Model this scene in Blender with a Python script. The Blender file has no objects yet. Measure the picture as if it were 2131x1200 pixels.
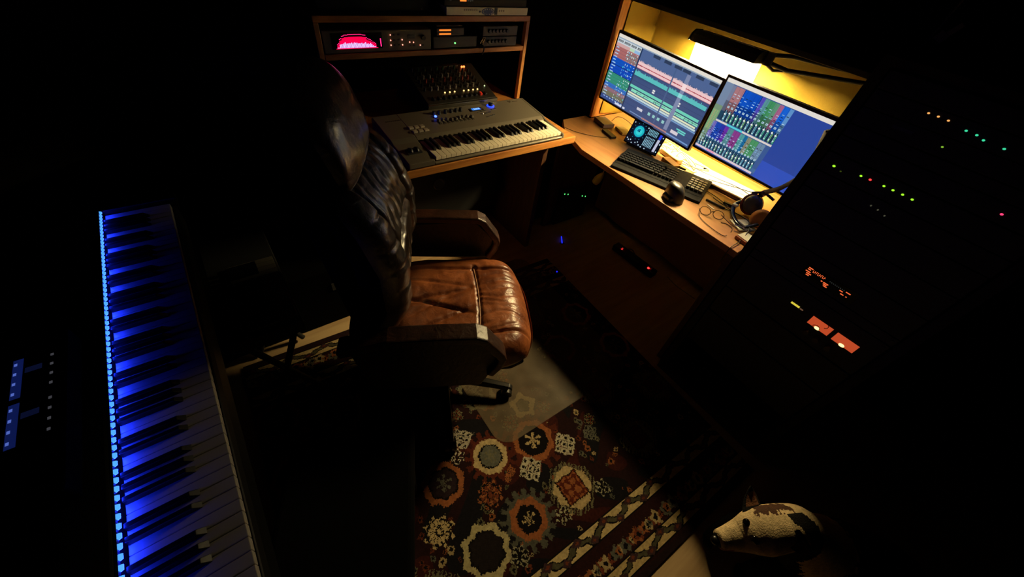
import bpy, math, random
import numpy as np
from mathutils import Vector, Matrix, Euler
PI = math.pi
S = bpy.context.scene
COL = S.collection
random.seed(7)

# ---------------------------------------------------------------- camera
F_PX = 790.0
cam_d = bpy.data.cameras.new('camera')
cam_d.sensor_width = 36.0
cam_d.lens = F_PX / 2131.0 * 36.0
cam_d.clip_start = 0.02
cam = bpy.data.objects.new('camera', cam_d)
COL.objects.link(cam)
# rows: camera right, camera down, camera forward in world axes
RX = Vector((0.80205553, -0.58249994, 0.1319119))
RY = Vector((-0.34674611, -0.63398195, -0.69125539))
RZ = Vector((0.48628598, 0.50868527, -0.71046832))
M = Matrix((( RX.x, -RY.x, -RZ.x), (RX.y, -RY.y, -RZ.y), (RX.z, -RY.z, -RZ.z)))
cam.matrix_world = Matrix.Translation((0, 0, 1.604)) @ M.to_4x4()
S.camera = cam

# ---------------------------------------------------------------- world / exposure
w = bpy.data.worlds.new('night'); S.world = w; w.use_nodes = True
w.node_tree.nodes['Background'].inputs[0].default_value = (0.5, 0.55, 0.7, 1)
w.node_tree.nodes['Background'].inputs[1].default_value = 0.0012
S.view_settings.view_transform = 'Standard'
S.view_settings.look = 'None'
S.view_settings.gamma = 1
S.view_settings.exposure = 0.0
S.view_settings.use_curve_mapping = False
LAMP_W = 53.0          # strength of the desk lamp tube

# ---------------------------------------------------------------- colour + materials
def lin(c):
    return tuple(((x / 255.0) / 12.92 if x / 255.0 <= 0.04045 else (((x / 255.0) + 0.055) / 1.055) ** 2.4) for x in c)

MATS = {}
def mat(name, rgb, rough=0.5, metal=0.0, spec=0.5, coat=0.0, noise=0.0, nscale=20.0, bump=0.0, bscale=200.0, sheen=0.0):
    if name in MATS: return MATS[name]
    m = bpy.data.materials.new(name); m.use_nodes = True
    nt = m.node_tree; b = nt.nodes['Principled BSDF']
    c = lin(rgb)
    b.inputs['Base Color'].default_value = (*c, 1)
    b.inputs['Roughness'].default_value = rough
    b.inputs['Metallic'].default_value = metal
    b.inputs['Specular IOR Level'].default_value = spec
    b.inputs['Coat Weight'].default_value = coat
    tc = nt.nodes.new('ShaderNodeTexCoord')
    n = nt.nodes.new('ShaderNodeTexNoise'); n.inputs['Scale'].default_value = nscale; n.inputs['Detail'].default_value = 5
    nt.links.new(tc.outputs['Object'], n.inputs['Vector'])
    r = nt.nodes.new('ShaderNodeMapRange')
    k = noise if noise else 0.06
    r.inputs['To Min'].default_value = 1 - k; r.inputs['To Max'].default_value = 1 + k
    nt.links.new(n.outputs['Fac'], r.inputs['Value'])
    mx = nt.nodes.new('ShaderNodeVectorMath'); mx.operation = 'SCALE'
    mx.inputs[0].default_value = c
    nt.links.new(r.outputs['Result'], mx.inputs['Scale'])
    nt.links.new(mx.outputs['Vector'], b.inputs['Base Color'])
    if bump:
        n2 = nt.nodes.new('ShaderNodeTexNoise'); n2.inputs['Scale'].default_value = bscale; n2.inputs['Detail'].default_value = 3
        nt.links.new(tc.outputs['Object'], n2.inputs['Vector'])
        bp = nt.nodes.new('ShaderNodeBump'); bp.inputs['Strength'].default_value = bump; bp.inputs['Distance'].default_value = 0.002
        nt.links.new(n2.outputs['Fac'], bp.inputs['Height']); nt.links.new(bp.outputs['Normal'], b.inputs['Normal'])
    MATS[name] = m
    return m

def emit(name, rgb, strength):
    if name in MATS: return MATS[name]
    m = bpy.data.materials.new(name); m.use_nodes = True
    b = m.node_tree.nodes['Principled BSDF']
    c = lin(rgb)
    b.inputs['Base Color'].default_value = (0.02, 0.02, 0.02, 1)
    b.inputs['Emission Color'].default_value = (*c, 1)
    b.inputs['Emission Strength'].default_value = strength
    MATS[name] = m
    return m

def screen_mat(name, strength):
    m = bpy.data.materials.new(name); m.use_nodes = True
    nt = m.node_tree; b = nt.nodes['Principled BSDF']
    b.inputs['Base Color'].default_value = (0.01, 0.01, 0.01, 1)
    b.inputs['Roughness'].default_value = 0.3
    a = nt.nodes.new('ShaderNodeVertexColor'); a.layer_name = 'Col'
    nt.links.new(a.outputs['Color'], b.inputs['Emission Color'])
    b.inputs['Emission Strength'].default_value = strength
    return m

def attr_mat(name, rough=0.8, bump=0.3, bscale=900, spec=0.2):
    m = bpy.data.materials.new(name); m.use_nodes = True
    nt = m.node_tree; b = nt.nodes['Principled BSDF']
    b.inputs['Roughness'].default_value = rough
    b.inputs['Specular IOR Level'].default_value = spec
    a = nt.nodes.new('ShaderNodeVertexColor'); a.layer_name = 'Col'
    tc = nt.nodes.new('ShaderNodeTexCoord')
    n = nt.nodes.new('ShaderNodeTexNoise'); n.inputs['Scale'].default_value = 90
    nt.links.new(tc.outputs['Object'], n.inputs['Vector'])
    r = nt.nodes.new('ShaderNodeMapRange'); r.inputs['To Min'].default_value = 0.45; r.inputs['To Max'].default_value = 1.5
    nt.links.new(n.outputs['Fac'], r.inputs['Value'])
    mx = nt.nodes.new('ShaderNodeVectorMath'); mx.operation = 'SCALE'
    nt.links.new(a.outputs['Color'], mx.inputs[0]); nt.links.new(r.outputs['Result'], mx.inputs['Scale'])
    nt.links.new(mx.outputs['Vector'], b.inputs['Base Color'])
    n2 = nt.nodes.new('ShaderNodeTexNoise'); n2.inputs['Scale'].default_value = bscale
    nt.links.new(tc.outputs['Object'], n2.inputs['Vector'])
    bp = nt.nodes.new('ShaderNodeBump'); bp.inputs['Strength'].default_value = bump; bp.inputs['Distance'].default_value = 0.003
    nt.links.new(n2.outputs['Fac'], bp.inputs['Height']); nt.links.new(bp.outputs['Normal'], b.inputs['Normal'])
    return m

def wood(name, c1, c2, axis=0, rough=0.45, scale=1.0, coat=0.0):
    if name in MATS: return MATS[name]
    m = bpy.data.materials.new(name); m.use_nodes = True
    nt = m.node_tree; b = nt.nodes['Principled BSDF']
    b.inputs['Roughness'].default_value = rough; b.inputs['Coat Weight'].default_value = coat
    tc = nt.nodes.new('ShaderNodeTexCoord'); mp = nt.nodes.new('ShaderNodeMapping')
    s = [14 * scale, 14 * scale, 14 * scale]; s[axis] = 1.3 * scale
    mp.inputs['Scale'].default_value = s
    nt.links.new(tc.outputs['Object'], mp.inputs['Vector'])
    n = nt.nodes.new('ShaderNodeTexNoise'); n.inputs['Scale'].default_value = 2.2; n.inputs['Detail'].default_value = 6; n.inputs['Distortion'].default_value = 0.6
    nt.links.new(mp.outputs['Vector'], n.inputs['Vector'])
    n3 = nt.nodes.new('ShaderNodeTexNoise'); n3.inputs['Scale'].default_value = 12; n3.inputs['Detail'].default_value = 4
    nt.links.new(mp.outputs['Vector'], n3.inputs['Vector'])
    ad = nt.nodes.new('ShaderNodeMath'); ad.operation = 'MULTIPLY_ADD'; ad.inputs[1].default_value = 0.35
    nt.links.new(n3.outputs['Fac'], ad.inputs[0]); nt.links.new(n.outputs['Fac'], ad.inputs[2])
    cr = nt.nodes.new('ShaderNodeValToRGB')
    cr.color_ramp.elements[0].position = 0.42; cr.color_ramp.elements[0].color = (*lin(c1), 1)
    cr.color_ramp.elements[1].position = 0.82; cr.color_ramp.elements[1].color = (*lin(c2), 1)
    nt.links.new(ad.outputs['Value'], cr.inputs['Fac'])
    nt.links.new(cr.outputs['Color'], b.inputs['Base Color'])
    MATS[name] = m
    return m

def leather(name, c1, c2, rough, coat=0.0):
    m = bpy.data.materials.new(name); m.use_nodes = True
    nt = m.node_tree; b = nt.nodes['Principled BSDF']
    tc = nt.nodes.new('ShaderNodeTexCoord')
    n = nt.nodes.new('ShaderNodeTexNoise'); n.inputs['Scale'].default_value = 9; n.inputs['Detail'].default_value = 8; n.inputs['Roughness'].default_value = 0.65
    nt.links.new(tc.outputs['Object'], n.inputs['Vector'])
    cr = nt.nodes.new('ShaderNodeValToRGB')
    cr.color_ramp.elements[0].position = 0.35; cr.color_ramp.elements[0].color = (*lin(c1), 1)
    cr.color_ramp.elements[1].position = 0.66; cr.color_ramp.elements[1].color = (*lin(c2), 1)
    nt.links.new(n.outputs['Fac'], cr.inputs['Fac']); nt.links.new(cr.outputs['Color'], b.inputs['Base Color'])
    rr = nt.nodes.new('ShaderNodeMapRange'); rr.inputs['To Min'].default_value = rough - 0.12; rr.inputs['To Max'].default_value = rough + 0.14
    nt.links.new(n.outputs['Fac'], rr.inputs['Value']); nt.links.new(rr.outputs['Result'], b.inputs['Roughness'])
    v = nt.nodes.new('ShaderNodeTexVoronoi'); v.inputs['Scale'].default_value = 260
    nt.links.new(tc.outputs['Object'], v.inputs['Vector'])
    n2 = nt.nodes.new('ShaderNodeTexNoise'); n2.inputs['Scale'].default_value = 28; n2.inputs['Detail'].default_value = 6; n2.inputs['Distortion'].default_value = 1.0
    nt.links.new(tc.outputs['Object'], n2.inputs['Vector'])
    b1 = nt.nodes.new('ShaderNodeBump'); b1.inputs['Strength'].default_value = 0.25; b1.inputs['Distance'].default_value = 0.001
    nt.links.new(v.outputs['Distance'], b1.inputs['Height'])
    b2 = nt.nodes.new('ShaderNodeBump'); b2.inputs['Strength'].default_value = 0.5; b2.inputs['Distance'].default_value = 0.006
    nt.links.new(n2.outputs['Fac'], b2.inputs['Height']); nt.links.new(b1.outputs['Normal'], b2.inputs['Normal'])
    nt.links.new(b2.outputs['Normal'], b.inputs['Normal'])
    b.inputs['Specular IOR Level'].default_value = 0.6
    b.inputs['Coat Weight'].default_value = coat; b.inputs['Coat Roughness'].default_value = 0.22
    return m

# ---------------------------------------------------------------- mesh helpers
class MB:
    def __init__(s): s.v = []; s.f = []; s.c = []; s.sm = []
    def _add(s, vs, fs, col=None, smooth=False):
        o = len(s.v); s.v += [tuple(p) for p in vs]
        for f in fs: s.f.append(tuple(o + i for i in f)); s.c.append(col); s.sm.append(smooth)
        return s
    def box(s, c, d, rot=None, col=None, piv=None):
        x, y, z = d[0] / 2, d[1] / 2, d[2] / 2
        vs = [Vector((a * x, b * y, e * z)) for e in (-1, 1) for b in (-1, 1) for a in (-1, 1)]
        if rot is not None: vs = [rot @ v for v in vs]
        vs = [v + Vector(c) for v in vs]
        return s._add(vs, [(0, 2, 3, 1), (4, 5, 7, 6), (0, 1, 5, 4), (2, 6, 7, 3), (0, 4, 6, 2), (1, 3, 7, 5)], col)
    def cb(s, a, b, col=None):   # box from two corners
        return s.box([(a[i] + b[i]) / 2 for i in range(3)], [abs(a[i] - b[i]) for i in range(3)], col=col)
    def prism(s, poly, z0, z1, col=None):
        n = len(poly)
        vs = [(p[0], p[1], z0) for p in poly] + [(p[0], p[1], z1) for p in poly]
        fs = [tuple(range(n))[::-1], tuple(range(n, 2 * n))] + [(i, (i + 1) % n, n + (i + 1) % n, n + i) for i in range(n)]
        return s._add(vs, fs, col)
    def prism_y(s, poly, y0, y1, col=None):  # poly in xz
        n = len(poly)
        vs = [(p[0], y0, p[1]) for p in poly] + [(p[0], y1, p[1]) for p in poly]
        fs = [tuple(range(n)), tuple(range(n, 2 * n))[::-1]] + [(i, n + i, n + (i + 1) % n, (i + 1) % n) for i in range(n)]
        return s._add(vs, fs, col)
    def tube(s, pts, r, seg=8, col=None, cap=True):
        pts = [Vector(p) for p in pts]; n = len(pts)
        rs = r if isinstance(r, (list, tuple)) else [r] * n
        vs = []; fs = []
        t0 = (pts[1] - pts[0]).normalized()
        up = Vector((0, 0, 1)) if abs(t0.z) < 0.9 else Vector((1, 0, 0))
        a = t0.cross(up).normalized()
        for i, p in enumerate(pts):
            t = (pts[min(i + 1, n - 1)] - pts[max(i - 1, 0)])
            if t.length < 1e-9: t = t0
            t.normalize()
            a = (a - t * a.dot(t)); a.normalize(); b = t.cross(a)
            for k in range(seg):
                an = 2 * PI * k / seg
                vs.append(p + (a * math.cos(an) + b * math.sin(an)) * rs[i])
        for i in range(n - 1):
            for k in range(seg):
                k2 = (k + 1) % seg
                fs.append((i * seg + k, i * seg + k2, (i + 1) * seg + k2, (i + 1) * seg + k))
        s._add(vs, fs, col, True)
        if cap:
            s._add([vs[k] for k in range(seg)][::-1], [tuple(range(seg))], col)
            s._add([vs[(n - 1) * seg + k] for k in range(seg)], [tuple(range(seg))], col)
        return s
    def cyl(s, p0, p1, r0, r1=None, seg=20, col=None):
        return s.tube([p0, p1], [r0, r0 if r1 is None else r1], seg, col)
    def lathe(s, prof, c=(0, 0, 0), seg=28, rot=None, col=None):
        vs = []; fs = []; n = len(prof)
        for r, z in prof:
            for k in range(seg):
                an = 2 * PI * k / seg
                v = Vector((r * math.cos(an), r * math.sin(an), z))
                if rot is not None: v = rot @ v
                vs.append(v + Vector(c))
        for i in range(n - 1):
            for k in range(seg):
                k2 = (k + 1) % seg
                fs.append((i * seg + k, i * seg + k2, (i + 1) * seg + k2, (i + 1) * seg + k))
        s._add(vs, fs, col, True)
        s._add(vs[:seg][::-1], [tuple(range(seg))], col); s._add(vs[-seg:], [tuple(range(seg))], col)
        return s
    def ell(s, c, r, seg=16, rings=10, rot=None, col=None):
        prof = [(max(1e-4, math.sin(PI * i / rings)), -math.cos(PI * i / rings)) for i in range(rings + 1)]
        vs = []; fs = []
        for pr, z in prof:
            for k in range(seg):
                an = 2 * PI * k / seg
                v = Vector((pr * math.cos(an) * r[0], pr * math.sin(an) * r[1], z * r[2]))
                if rot is not None: v = rot @ v
                vs.append(v + Vector(c))
        for i in range(rings):
            for k in range(seg):
                k2 = (k + 1) % seg
                fs.append((i * seg + k, i * seg + k2, (i + 1) * seg + k2, (i + 1) * seg + k))
        return s._add(vs, fs, col, True)
    def grid(s, P, col=None, smooth=True, wrap=False):
        ny = len(P); nx = len(P[0]); vs = [p for r in P for p in r]; fs = []
        for j in range(ny - 1):
            for i in range(nx - (0 if wrap else 1)):
                i2 = (i + 1) % nx
                fs.append((j * nx + i, j * nx + i2, (j + 1) * nx + i2, (j + 1) * nx + i))
        return s._add(vs, fs, col, smooth)
    def quad(s, a, b, c, d, col=None): return s._add([a, b, c, d], [(0, 1, 2, 3)], col)
    def build(s, name, m, parent=None, bevel=0.0, world=False, origin=None, seg=2, sub=0, smooth=None, tag=None):
        me = bpy.data.meshes.new(name)
        vs = s.v
        if world and parent is not None:
            bpy_inv = TF[parent.name].inverted(); vs = [tuple(bpy_inv @ Vector(v)) for v in vs]
        if origin is not None: vs = [(v[0] - origin[0], v[1] - origin[1], v[2] - origin[2]) for v in vs]
        me.from_pydata(vs, [], s.f); me.update()
        sm = s.sm if smooth is None else [smooth] * len(s.f)
        me.polygons.foreach_set('use_smooth', sm)
        if any(c is not None for c in s.c):
            ca = me.color_attributes.new('Col', 'FLOAT_COLOR', 'CORNER')
            dat = []
            for p, c in zip(me.polygons, s.c):
                cc = (*(c or (0, 0, 0)), 1)
                for _ in range(p.loop_total): dat += cc
            ca.data.foreach_set('color', dat)
        me.materials.append(m)
        o = bpy.data.objects.new(name, me); COL.objects.link(o)
        if parent is not None: o.parent = parent
        if origin is not None: o.location = origin
        if bevel:
            b = o.modifiers.new('bevel', 'BEVEL'); b.width = bevel; b.segments = seg; b.limit_method = 'ANGLE'; b.angle_limit = 0.7
        if sub:
            q = o.modifiers.new('sub', 'SUBSURF'); q.levels = sub; q.render_levels = sub
        TF[o.name] = Matrix.Identity(4) if origin is None else Matrix.Translation(origin)
        return o

TF = {}
def thing(name, label, cat, loc=(0, 0, 0), rz=0.0, group=None):
    o = bpy.data.objects.new(name, None); COL.objects.link(o)
    o.empty_display_size = 0.05
    o.location = loc; o.rotation_euler = (0, 0, rz)
    o['label'] = label; o['category'] = cat
    if group: o['group'] = group
    TF[o.name] = Matrix.Translation(loc) @ Matrix.Rotation(rz, 4, 'Z')
    return o
def tag(o, label, cat, group=None):
    o['label'] = label; o['category'] = cat
    if group: o['group'] = group
    return o
def struct(o): o['kind'] = 'structure'; return o
def lab(o, t): o['label'] = t; return o
def dup(o, name=None):
    c = o.copy(); COL.objects.link(c); TF[c.name] = TF.get(o.name, Matrix.Identity(4)).copy(); return c
def R(ax, deg): return Matrix.Rotation(math.radians(deg), 3, ax)
def smoothpath(pts, n=6):
    P = [Vector(p) for p in pts]; out = []
    for i in range(len(P) - 1):
        p0 = P[max(i - 1, 0)]; p1 = P[i]; p2 = P[i + 1]; p3 = P[min(i + 2, len(P) - 1)]
        for k in range(n):
            t = k / n
            out.append(0.5 * ((2 * p1) + (-p0 + p2) * t + (2 * p0 - 5 * p1 + 4 * p2 - p3) * t * t + (-p0 + 3 * p1 - 3 * p2 + p3) * t ** 3))
    out.append(P[-1]); return out

# ---------------------------------------------------------------- common materials
BLK = mat('black_plastic', (26, 26, 27), 0.45)
BLKM = mat('matte_black', (16, 16, 17), 0.75)
BLKG = mat('gloss_black', (12, 12, 13), 0.18)
PIANOBLK = mat('piano_black', (7, 7, 8), 0.5, spec=0.25)
DGREY = mat('dark_grey', (52, 52, 54), 0.5)
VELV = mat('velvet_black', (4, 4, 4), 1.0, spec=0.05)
CHROME = mat('chrome', (210, 208, 200), 0.16, metal=1.0)
STEEL = mat('steel', (120, 118, 112), 0.35, metal=1.0)
SILVER = mat('silver_plastic', (112, 104, 90), 0.38, metal=0.25, noise=0.05)
IVORY = mat('key_ivory', (240, 228, 200), 0.3)
CREAM = mat('cream_casing', (112, 104, 80), 0.5)
PINE = wood('pine', (150, 82, 32), (204, 138, 66), 0, 0.42)
PINEV = wood('pine_upright', (150, 82, 32), (206, 142, 72), 2, 0.42)
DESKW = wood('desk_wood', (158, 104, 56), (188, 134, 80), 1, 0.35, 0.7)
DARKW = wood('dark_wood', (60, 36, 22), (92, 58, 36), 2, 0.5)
FLOORW = wood('floor_boards', (168, 136, 96), (196, 166, 122), 0, 0.5, 0.6)
PAPER = mat('white_paper', (232, 228, 214), 0.7)

# ================================================================ SETTING
struct(MB().cb((-1.6, -1.6, -0.06), (2.6, 2.5, 0)).build('floor', FLOORW))
WALLM = mat('dark_wall_paint', (22, 22, 23), 0.9)
struct(MB().cb((-1.6, 2.40, 0), (2.4, 2.5, 2.4)).build('wall_far', WALLM))
struct(MB().cb((2.3, -1.6, 0), (2.4, 2.4, 2.4)).build('wall_right', WALLM))
struct(MB().cb((-1.6, -1.6, 0), (-1.5, 2.4, 2.4)).build('wall_left', WALLM))
struct(MB().cb((-1.5, -1.6, 0), (2.3, -1.5, 2.4)).build('wall_near', WALLM))
struct(MB().cb((-1.6, -1.6, 2.4), (2.4, 2.5, 2.46)).build('ceiling', WALLM))

# ================================================================ DESK LAMP (the room's main light)
LA, LB = Vector((1.884, 0.775, 1.288)), Vector((1.985, 1.160, 1.270))
lamp = thing('desk_lamp', 'long black swing-arm desk lamp shining down behind the two monitors', 'lamp', (2.08, 0.40, 1.36))
prof = [(-0.048, -0.016), (-0.038, 0.012), (-0.02, 0.028), (0.02, 0.028), (0.038, 0.012), (0.048, -0.016),
        (0.044, -0.016), (0.034, 0.009), (0.018, 0.024), (-0.018, 0.024), (-0.034, 0.009), (-0.044, -0.016)]
lax = (LB - LA).normalized(); lsd = lax.cross(Vector((0, 0, 1))).normalized(); lup = lsd.cross(lax).normalized()
LL = (LB - LA).length
def lpt(t, p): return LA + lax * t + lsd * p[0] + lup * p[1]
mb = MB()
mb.grid([[lpt(t, (p[0] * s_, p[1] * s_)) for p in prof] for t, s_ in ((0, 0.98), (0.006, 1), (LL - 0.03, 1), (LL, 0.85))], wrap=True, smooth=False)
for t in (0.0, LL - 0.005):
    q0 = [lpt(t, p) for p in prof[:6]]; q1 = [lpt(t + 0.005, p) for p in prof[:6]]
    mb._add(q0 + q1, [tuple(range(6))[::-1], tuple(range(6, 12))] + [(i, (i + 1) % 6, 6 + (i + 1) % 6, 6 + i) for i in range(6)])
mb.build('lamp_shade', BLK, lamp, world=True)
mb = MB().cyl(lpt(0.012, (0, 0.004)), lpt(LL - 0.012, (0, 0.004)), 0.011, seg=16)
tube_m = emit('lamp_tube_glow', (255, 226, 160), 1.0)
tube_m.node_tree.nodes['Principled BSDF'].inputs['Emission Strength'].default_value = 26 * LAMP_W
mb.build('lamp_tube', tube_m, lamp, world=True)
mb = MB()
mb.tube([(1.884, 0.770, 1.306), (1.94, 0.69, 1.318), (1.99, 0.55, 1.320), (2.08, 0.40, 1.322)], 0.008)
mb.tube([(1.884, 0.770, 1.284), (1.935, 0.69, 1.270), (1.99, 0.55, 1.285), (2.08, 0.40, 1.297)], 0.008)
mb.build('lamp_arm', BLKM, lamp, world=True)
mb = MB().cyl((1.884, 0.754, 1.273), (1.884, 0.754, 1.317), 0.016).tube([(1.884, 0.754, 1.275), (1.925, 0.735, 1.256), (1.935, 0.70, 1.266)], 0.006)
mb.build('pivot_joint', BLK, lamp, world=True)
mb = MB().cyl((2.08, 0.40, 1.285), (2.08, 0.40, 1.3345), 0.013).ell((2.08, 0.40, 1.285), (0.016, 0.016, 0.010))
lab(mb.build('pivot_post', mat('brass_post', (190, 140, 60), 0.3, metal=1), lamp, world=True), 'brass-coloured pivot post')
mb = MB().box((2.08, 0.40, 1.3295), (0.05, 0.05, 0.010))
mb.build('clamp', BLK, lamp, world=True)

# ================================================================ CORNER DESK AND BOOTH
desk = thing('corner_desk', 'wooden corner desk holding two monitors, long front edge facing the chair', 'desk', (1.8, 0.9, 0))
poly = [(1.50, 0.335), (2.165, 0.335), (2.165, 1.542), (1.845, 1.542), (1.845, 1.58), (1.66, 1.58), (1.575, 1.47), (1.50, 1.25)]
MB().prism(poly, 0.722, 0.75).build('desktop', DESKW, desk, bevel=0.002, world=True)
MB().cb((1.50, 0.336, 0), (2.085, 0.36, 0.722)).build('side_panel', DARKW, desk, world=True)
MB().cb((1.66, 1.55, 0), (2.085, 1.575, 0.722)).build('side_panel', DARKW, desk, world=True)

hutch = thing('monitor_booth', 'pine and board booth frame standing around the two monitors', 'shelf', (2.0, 1.55, 0.75))
MB().cb((1.86, 1.545, 0.751), (2.29, 1.565, 1.36)).build('side_panel', PINEV, hutch, world=True, bevel=0.002)
MB().cb((1.86, 0.325, 1.335), (2.29, 1.545, 1.355)).build('top_panel', BLKM, hutch, world=True, bevel=0.002)  # run back to the wall to stop light leaking over the cloth
MB().cb((1.86, 0.3205, 0.001), (2.29, 0.333, 1.335)).build('side_panel', BLKM, hutch, world=True)  # unseen board behind the rack, stretched to floor and wall to block stray light

# yellow cloth hung behind the monitors, bulging forward at its top hem
clothm = mat('yellow_cloth', (146, 120, 26), 0.85, noise=0.16, nscale=7, bump=0.4, bscale=500)
Pf = []; Pb = []
ny, nz = 60, 40
for j in range(nz + 1):
    t = j / nz; rf = []; rb = []
    for i in range(ny + 1):
        y = 0.345 + (1.54 - 0.345) * i / ny; u_ = i / ny
        ztop = 1.325 - 0.020 * math.sin(PI * u_)
        z = 0.03 + (ztop - 0.03) * t
        x = 2.178 - 0.085 * max(0, t - 0.55) ** 0.8 / 0.45 ** 0.8 * math.sin(PI * u_) ** 0.8 + 0.006 * math.sin(9 * y + 3 * z) * (1 - 0.5 * t) + 0.004 * math.sin(23 * y)
        rf.append((x, y, z)); rb.append((x + 0.003, y, z))
    for (xx, yy) in ((2.165, 1.538), (2.13, 1.5405), (2.05, 1.541), (1.97, 1.541), (1.918, 1.541)):
        if z >= 0.752:
            rf.append((xx + 0.002 * math.sin(z * 30), yy - 0.004 - 0.002 * math.sin(z * 17 + xx * 20), z)); rb.append((xx, yy + 0.001, z))
        else:
            rf.append((x - 0.0005, y, z)); rb.append((x + 0.003, y, z))
    Pf.append(rf); Pb.append(rb)
mb = MB().grid(Pf).grid(Pb)
mb.tube(Pf[-1], 0.005, 6)
cl = mb.build('backdrop_cloth', clothm, origin=(2.18, 0.9, 0.03))
Q = []  # added sheet in place of the lamp's white glare on the cloth
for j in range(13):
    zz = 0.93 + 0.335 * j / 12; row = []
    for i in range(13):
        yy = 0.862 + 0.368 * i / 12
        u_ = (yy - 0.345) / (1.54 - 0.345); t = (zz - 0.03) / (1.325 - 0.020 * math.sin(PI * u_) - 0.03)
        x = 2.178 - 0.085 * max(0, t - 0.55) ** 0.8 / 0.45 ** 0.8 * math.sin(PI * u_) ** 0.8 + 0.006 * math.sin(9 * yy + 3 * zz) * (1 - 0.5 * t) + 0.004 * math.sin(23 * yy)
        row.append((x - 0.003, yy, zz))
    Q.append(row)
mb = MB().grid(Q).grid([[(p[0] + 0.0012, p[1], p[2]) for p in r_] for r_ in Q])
tag(mb.build('glare_sheet', mat('glare_sheet', (244, 240, 226), 0.7), origin=(2.1, 1.04, 0.93)), 'added white sheet on the yellow cloth, standing in for the lamp glare', 'paper')
tag(cl, 'yellow cloth sheet hung behind the monitors, brightly lit under the lamp', 'cloth')

# ---------------------------------------------------------------- monitors
SCR = screen_mat('display_glow', 0.9)
def H(c): return lin(c)
def rects_to_mesh(rects, W, Hh, name, parent, x0, tilt=None, m=None, step=0.00012):
    """screen lies in local yz, facing -x; u runs along -y, v runs down"""
    mb = MB()
    for k, (u0, v0, u1, v1, c) in enumerate(rects):
        x = x0 - 0.0006 - step * k ** 0.5 * 0.3
        y0 = W / 2 - u0 * W; y1 = W / 2 - u1 * W; z0 = Hh - v0 * Hh; z1 = Hh - v1 * Hh
        mb.quad((x, y0, z0), (x, y0, z1), (x, y1, z1), (x, y1, z0), H(c))
    return mb.build(name, m or SCR, parent)

def monitor(label, loc, rz, W, Hh, rects, tiltx=0.0):
    t = thing('monitor', label, 'monitor', (loc[0], loc[1], 0.75), rz)
    zb = loc[2] - 0.75
    fr = MB().box((0.012, 0, zb + Hh / 2), (0.024, W + 0.022, Hh + 0.024)).box((0.035, 0, zb + Hh / 2), (0.03, W * 0.6, Hh * 0.6))
    b = fr.build('casing', BLK, t, bevel=0.003)
    MB().box((0.12, 0, zb + Hh * 0.42), (0.15, 0.04, 0.03)).box((0.055, 0, zb + Hh * 0.42), (0.03, 0.1, 0.1)).build('mount_arm', BLK, t, bevel=0.003)
    rr = []
    mb = MB()
    for k, (u0, v0, u1, v1, c) in enumerate(rects):
        x = -0.0004 - 0.0000012 * k
        y0 = W / 2 - u0 * W; y1 = W / 2 - u1 * W; z0 = zb + Hh - v0 * Hh; z1 = zb + Hh - v1 * Hh
        mb.quad((x, y0, z0), (x, y0, z1), (x, y1, z1), (x, y1, z0), H(c))
    s = mb.build('screen', SCR, t)
    if tiltx:
        for o in (b, s):
            o.rotation_euler = (math.radians(tiltx), 0, 0)
            o.location = Vector((0, 0, zb + Hh / 2)) - Matrix.Rotation(math.radians(tiltx), 3, 'X') @ Vector((0, 0, zb + Hh / 2))
    return t

rnd = random.Random(3)
r1 = [(0, 0, 1, 1, (62, 84, 130)), (0, 0, 1, 0.045, (236, 230, 218)), (0, 0.045, 1, 0.06, (150, 170, 190)),
      (0, 0.06, 0.26, 0.125, (205, 216, 222))]
for k in range(22):
    u = 0.01 + k * 0.0112 + (0.012 if k in (5, 6, 12, 18) else 0)
    r1.append((u, 0.075, u + 0.007, 0.105, (30, 40, 52)))
r1 += [(0.0, 0.125, 0.26, 0.17, (214, 170, 168)), (0.15, 0.125, 0.20, 0.165, (190, 220, 190)), (0.20, 0.125, 0.26, 0.165, (150, 190, 230)),
       (0, 0.17, 0.26, 0.33, (176, 108, 108)), (0.14, 0.19, 0.26, 0.32, (150, 118, 118)),
       (0, 0.33, 0.26, 0.43, (8, 84, 200)), (0, 0.435, 0.26, 0.55, (6, 74, 196)), (0, 0.43, 0.26, 0.436, (10, 20, 50)), (0, 0.55, 0.26, 0.557, (10, 20, 50)),
       (0, 0.557, 0.26, 0.72, (52, 148, 122)), (0, 0.72, 0.26, 0.79, (50, 112, 196)), (0, 0.79, 0.26, 0.85, (150, 112, 124)),
       (0, 0.85, 0.26, 0.925, (120, 118, 96)), (0, 0.925, 0.26, 1.0, (58, 80, 140))]
for k in range(17):
    v = 0.17 + k * 0.045
    r1.append((0.012, v + 0.008, 0.012 + rnd.uniform(0.02, 0.045), v + 0.024, (170, 205, 235)))
    r1.append((0.0, v + 0.043, 0.26, v + 0.045, (30, 50, 80)))
    for j, u in enumerate((0.135, 0.152, 0.175, 0.192, 0.21, 0.228, 0.246)):
        if rnd.random() < 0.8:
            r1.append((u, v + 0.008, u + rnd.choice((0.005, 0.009)), v + rnd.choice((0.018, 0.034)), rnd.choice(((225, 238, 245), (120, 190, 225), (90, 200, 215), (210, 230, 230)))))
for k in range(7):
    u = 0.03 + k * 0.035; r1.append((u, 0.94, u + 0.02, 0.955, (170, 200, 240)))
r1 += [(0.18, 0.955, 0.30, 0.985, (222, 226, 240)), (0.26, 0.06, 0.274, 1, (40, 60, 96)),
       (0.274, 0.06, 1, 0.22, (80, 104, 152))]
for u in (0.39, 0.50, 0.60, 0.68, 0.80, 0.92):
    r1.append((u, 0.06, u + 0.07, 0.105, (46, 62, 92)))
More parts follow.
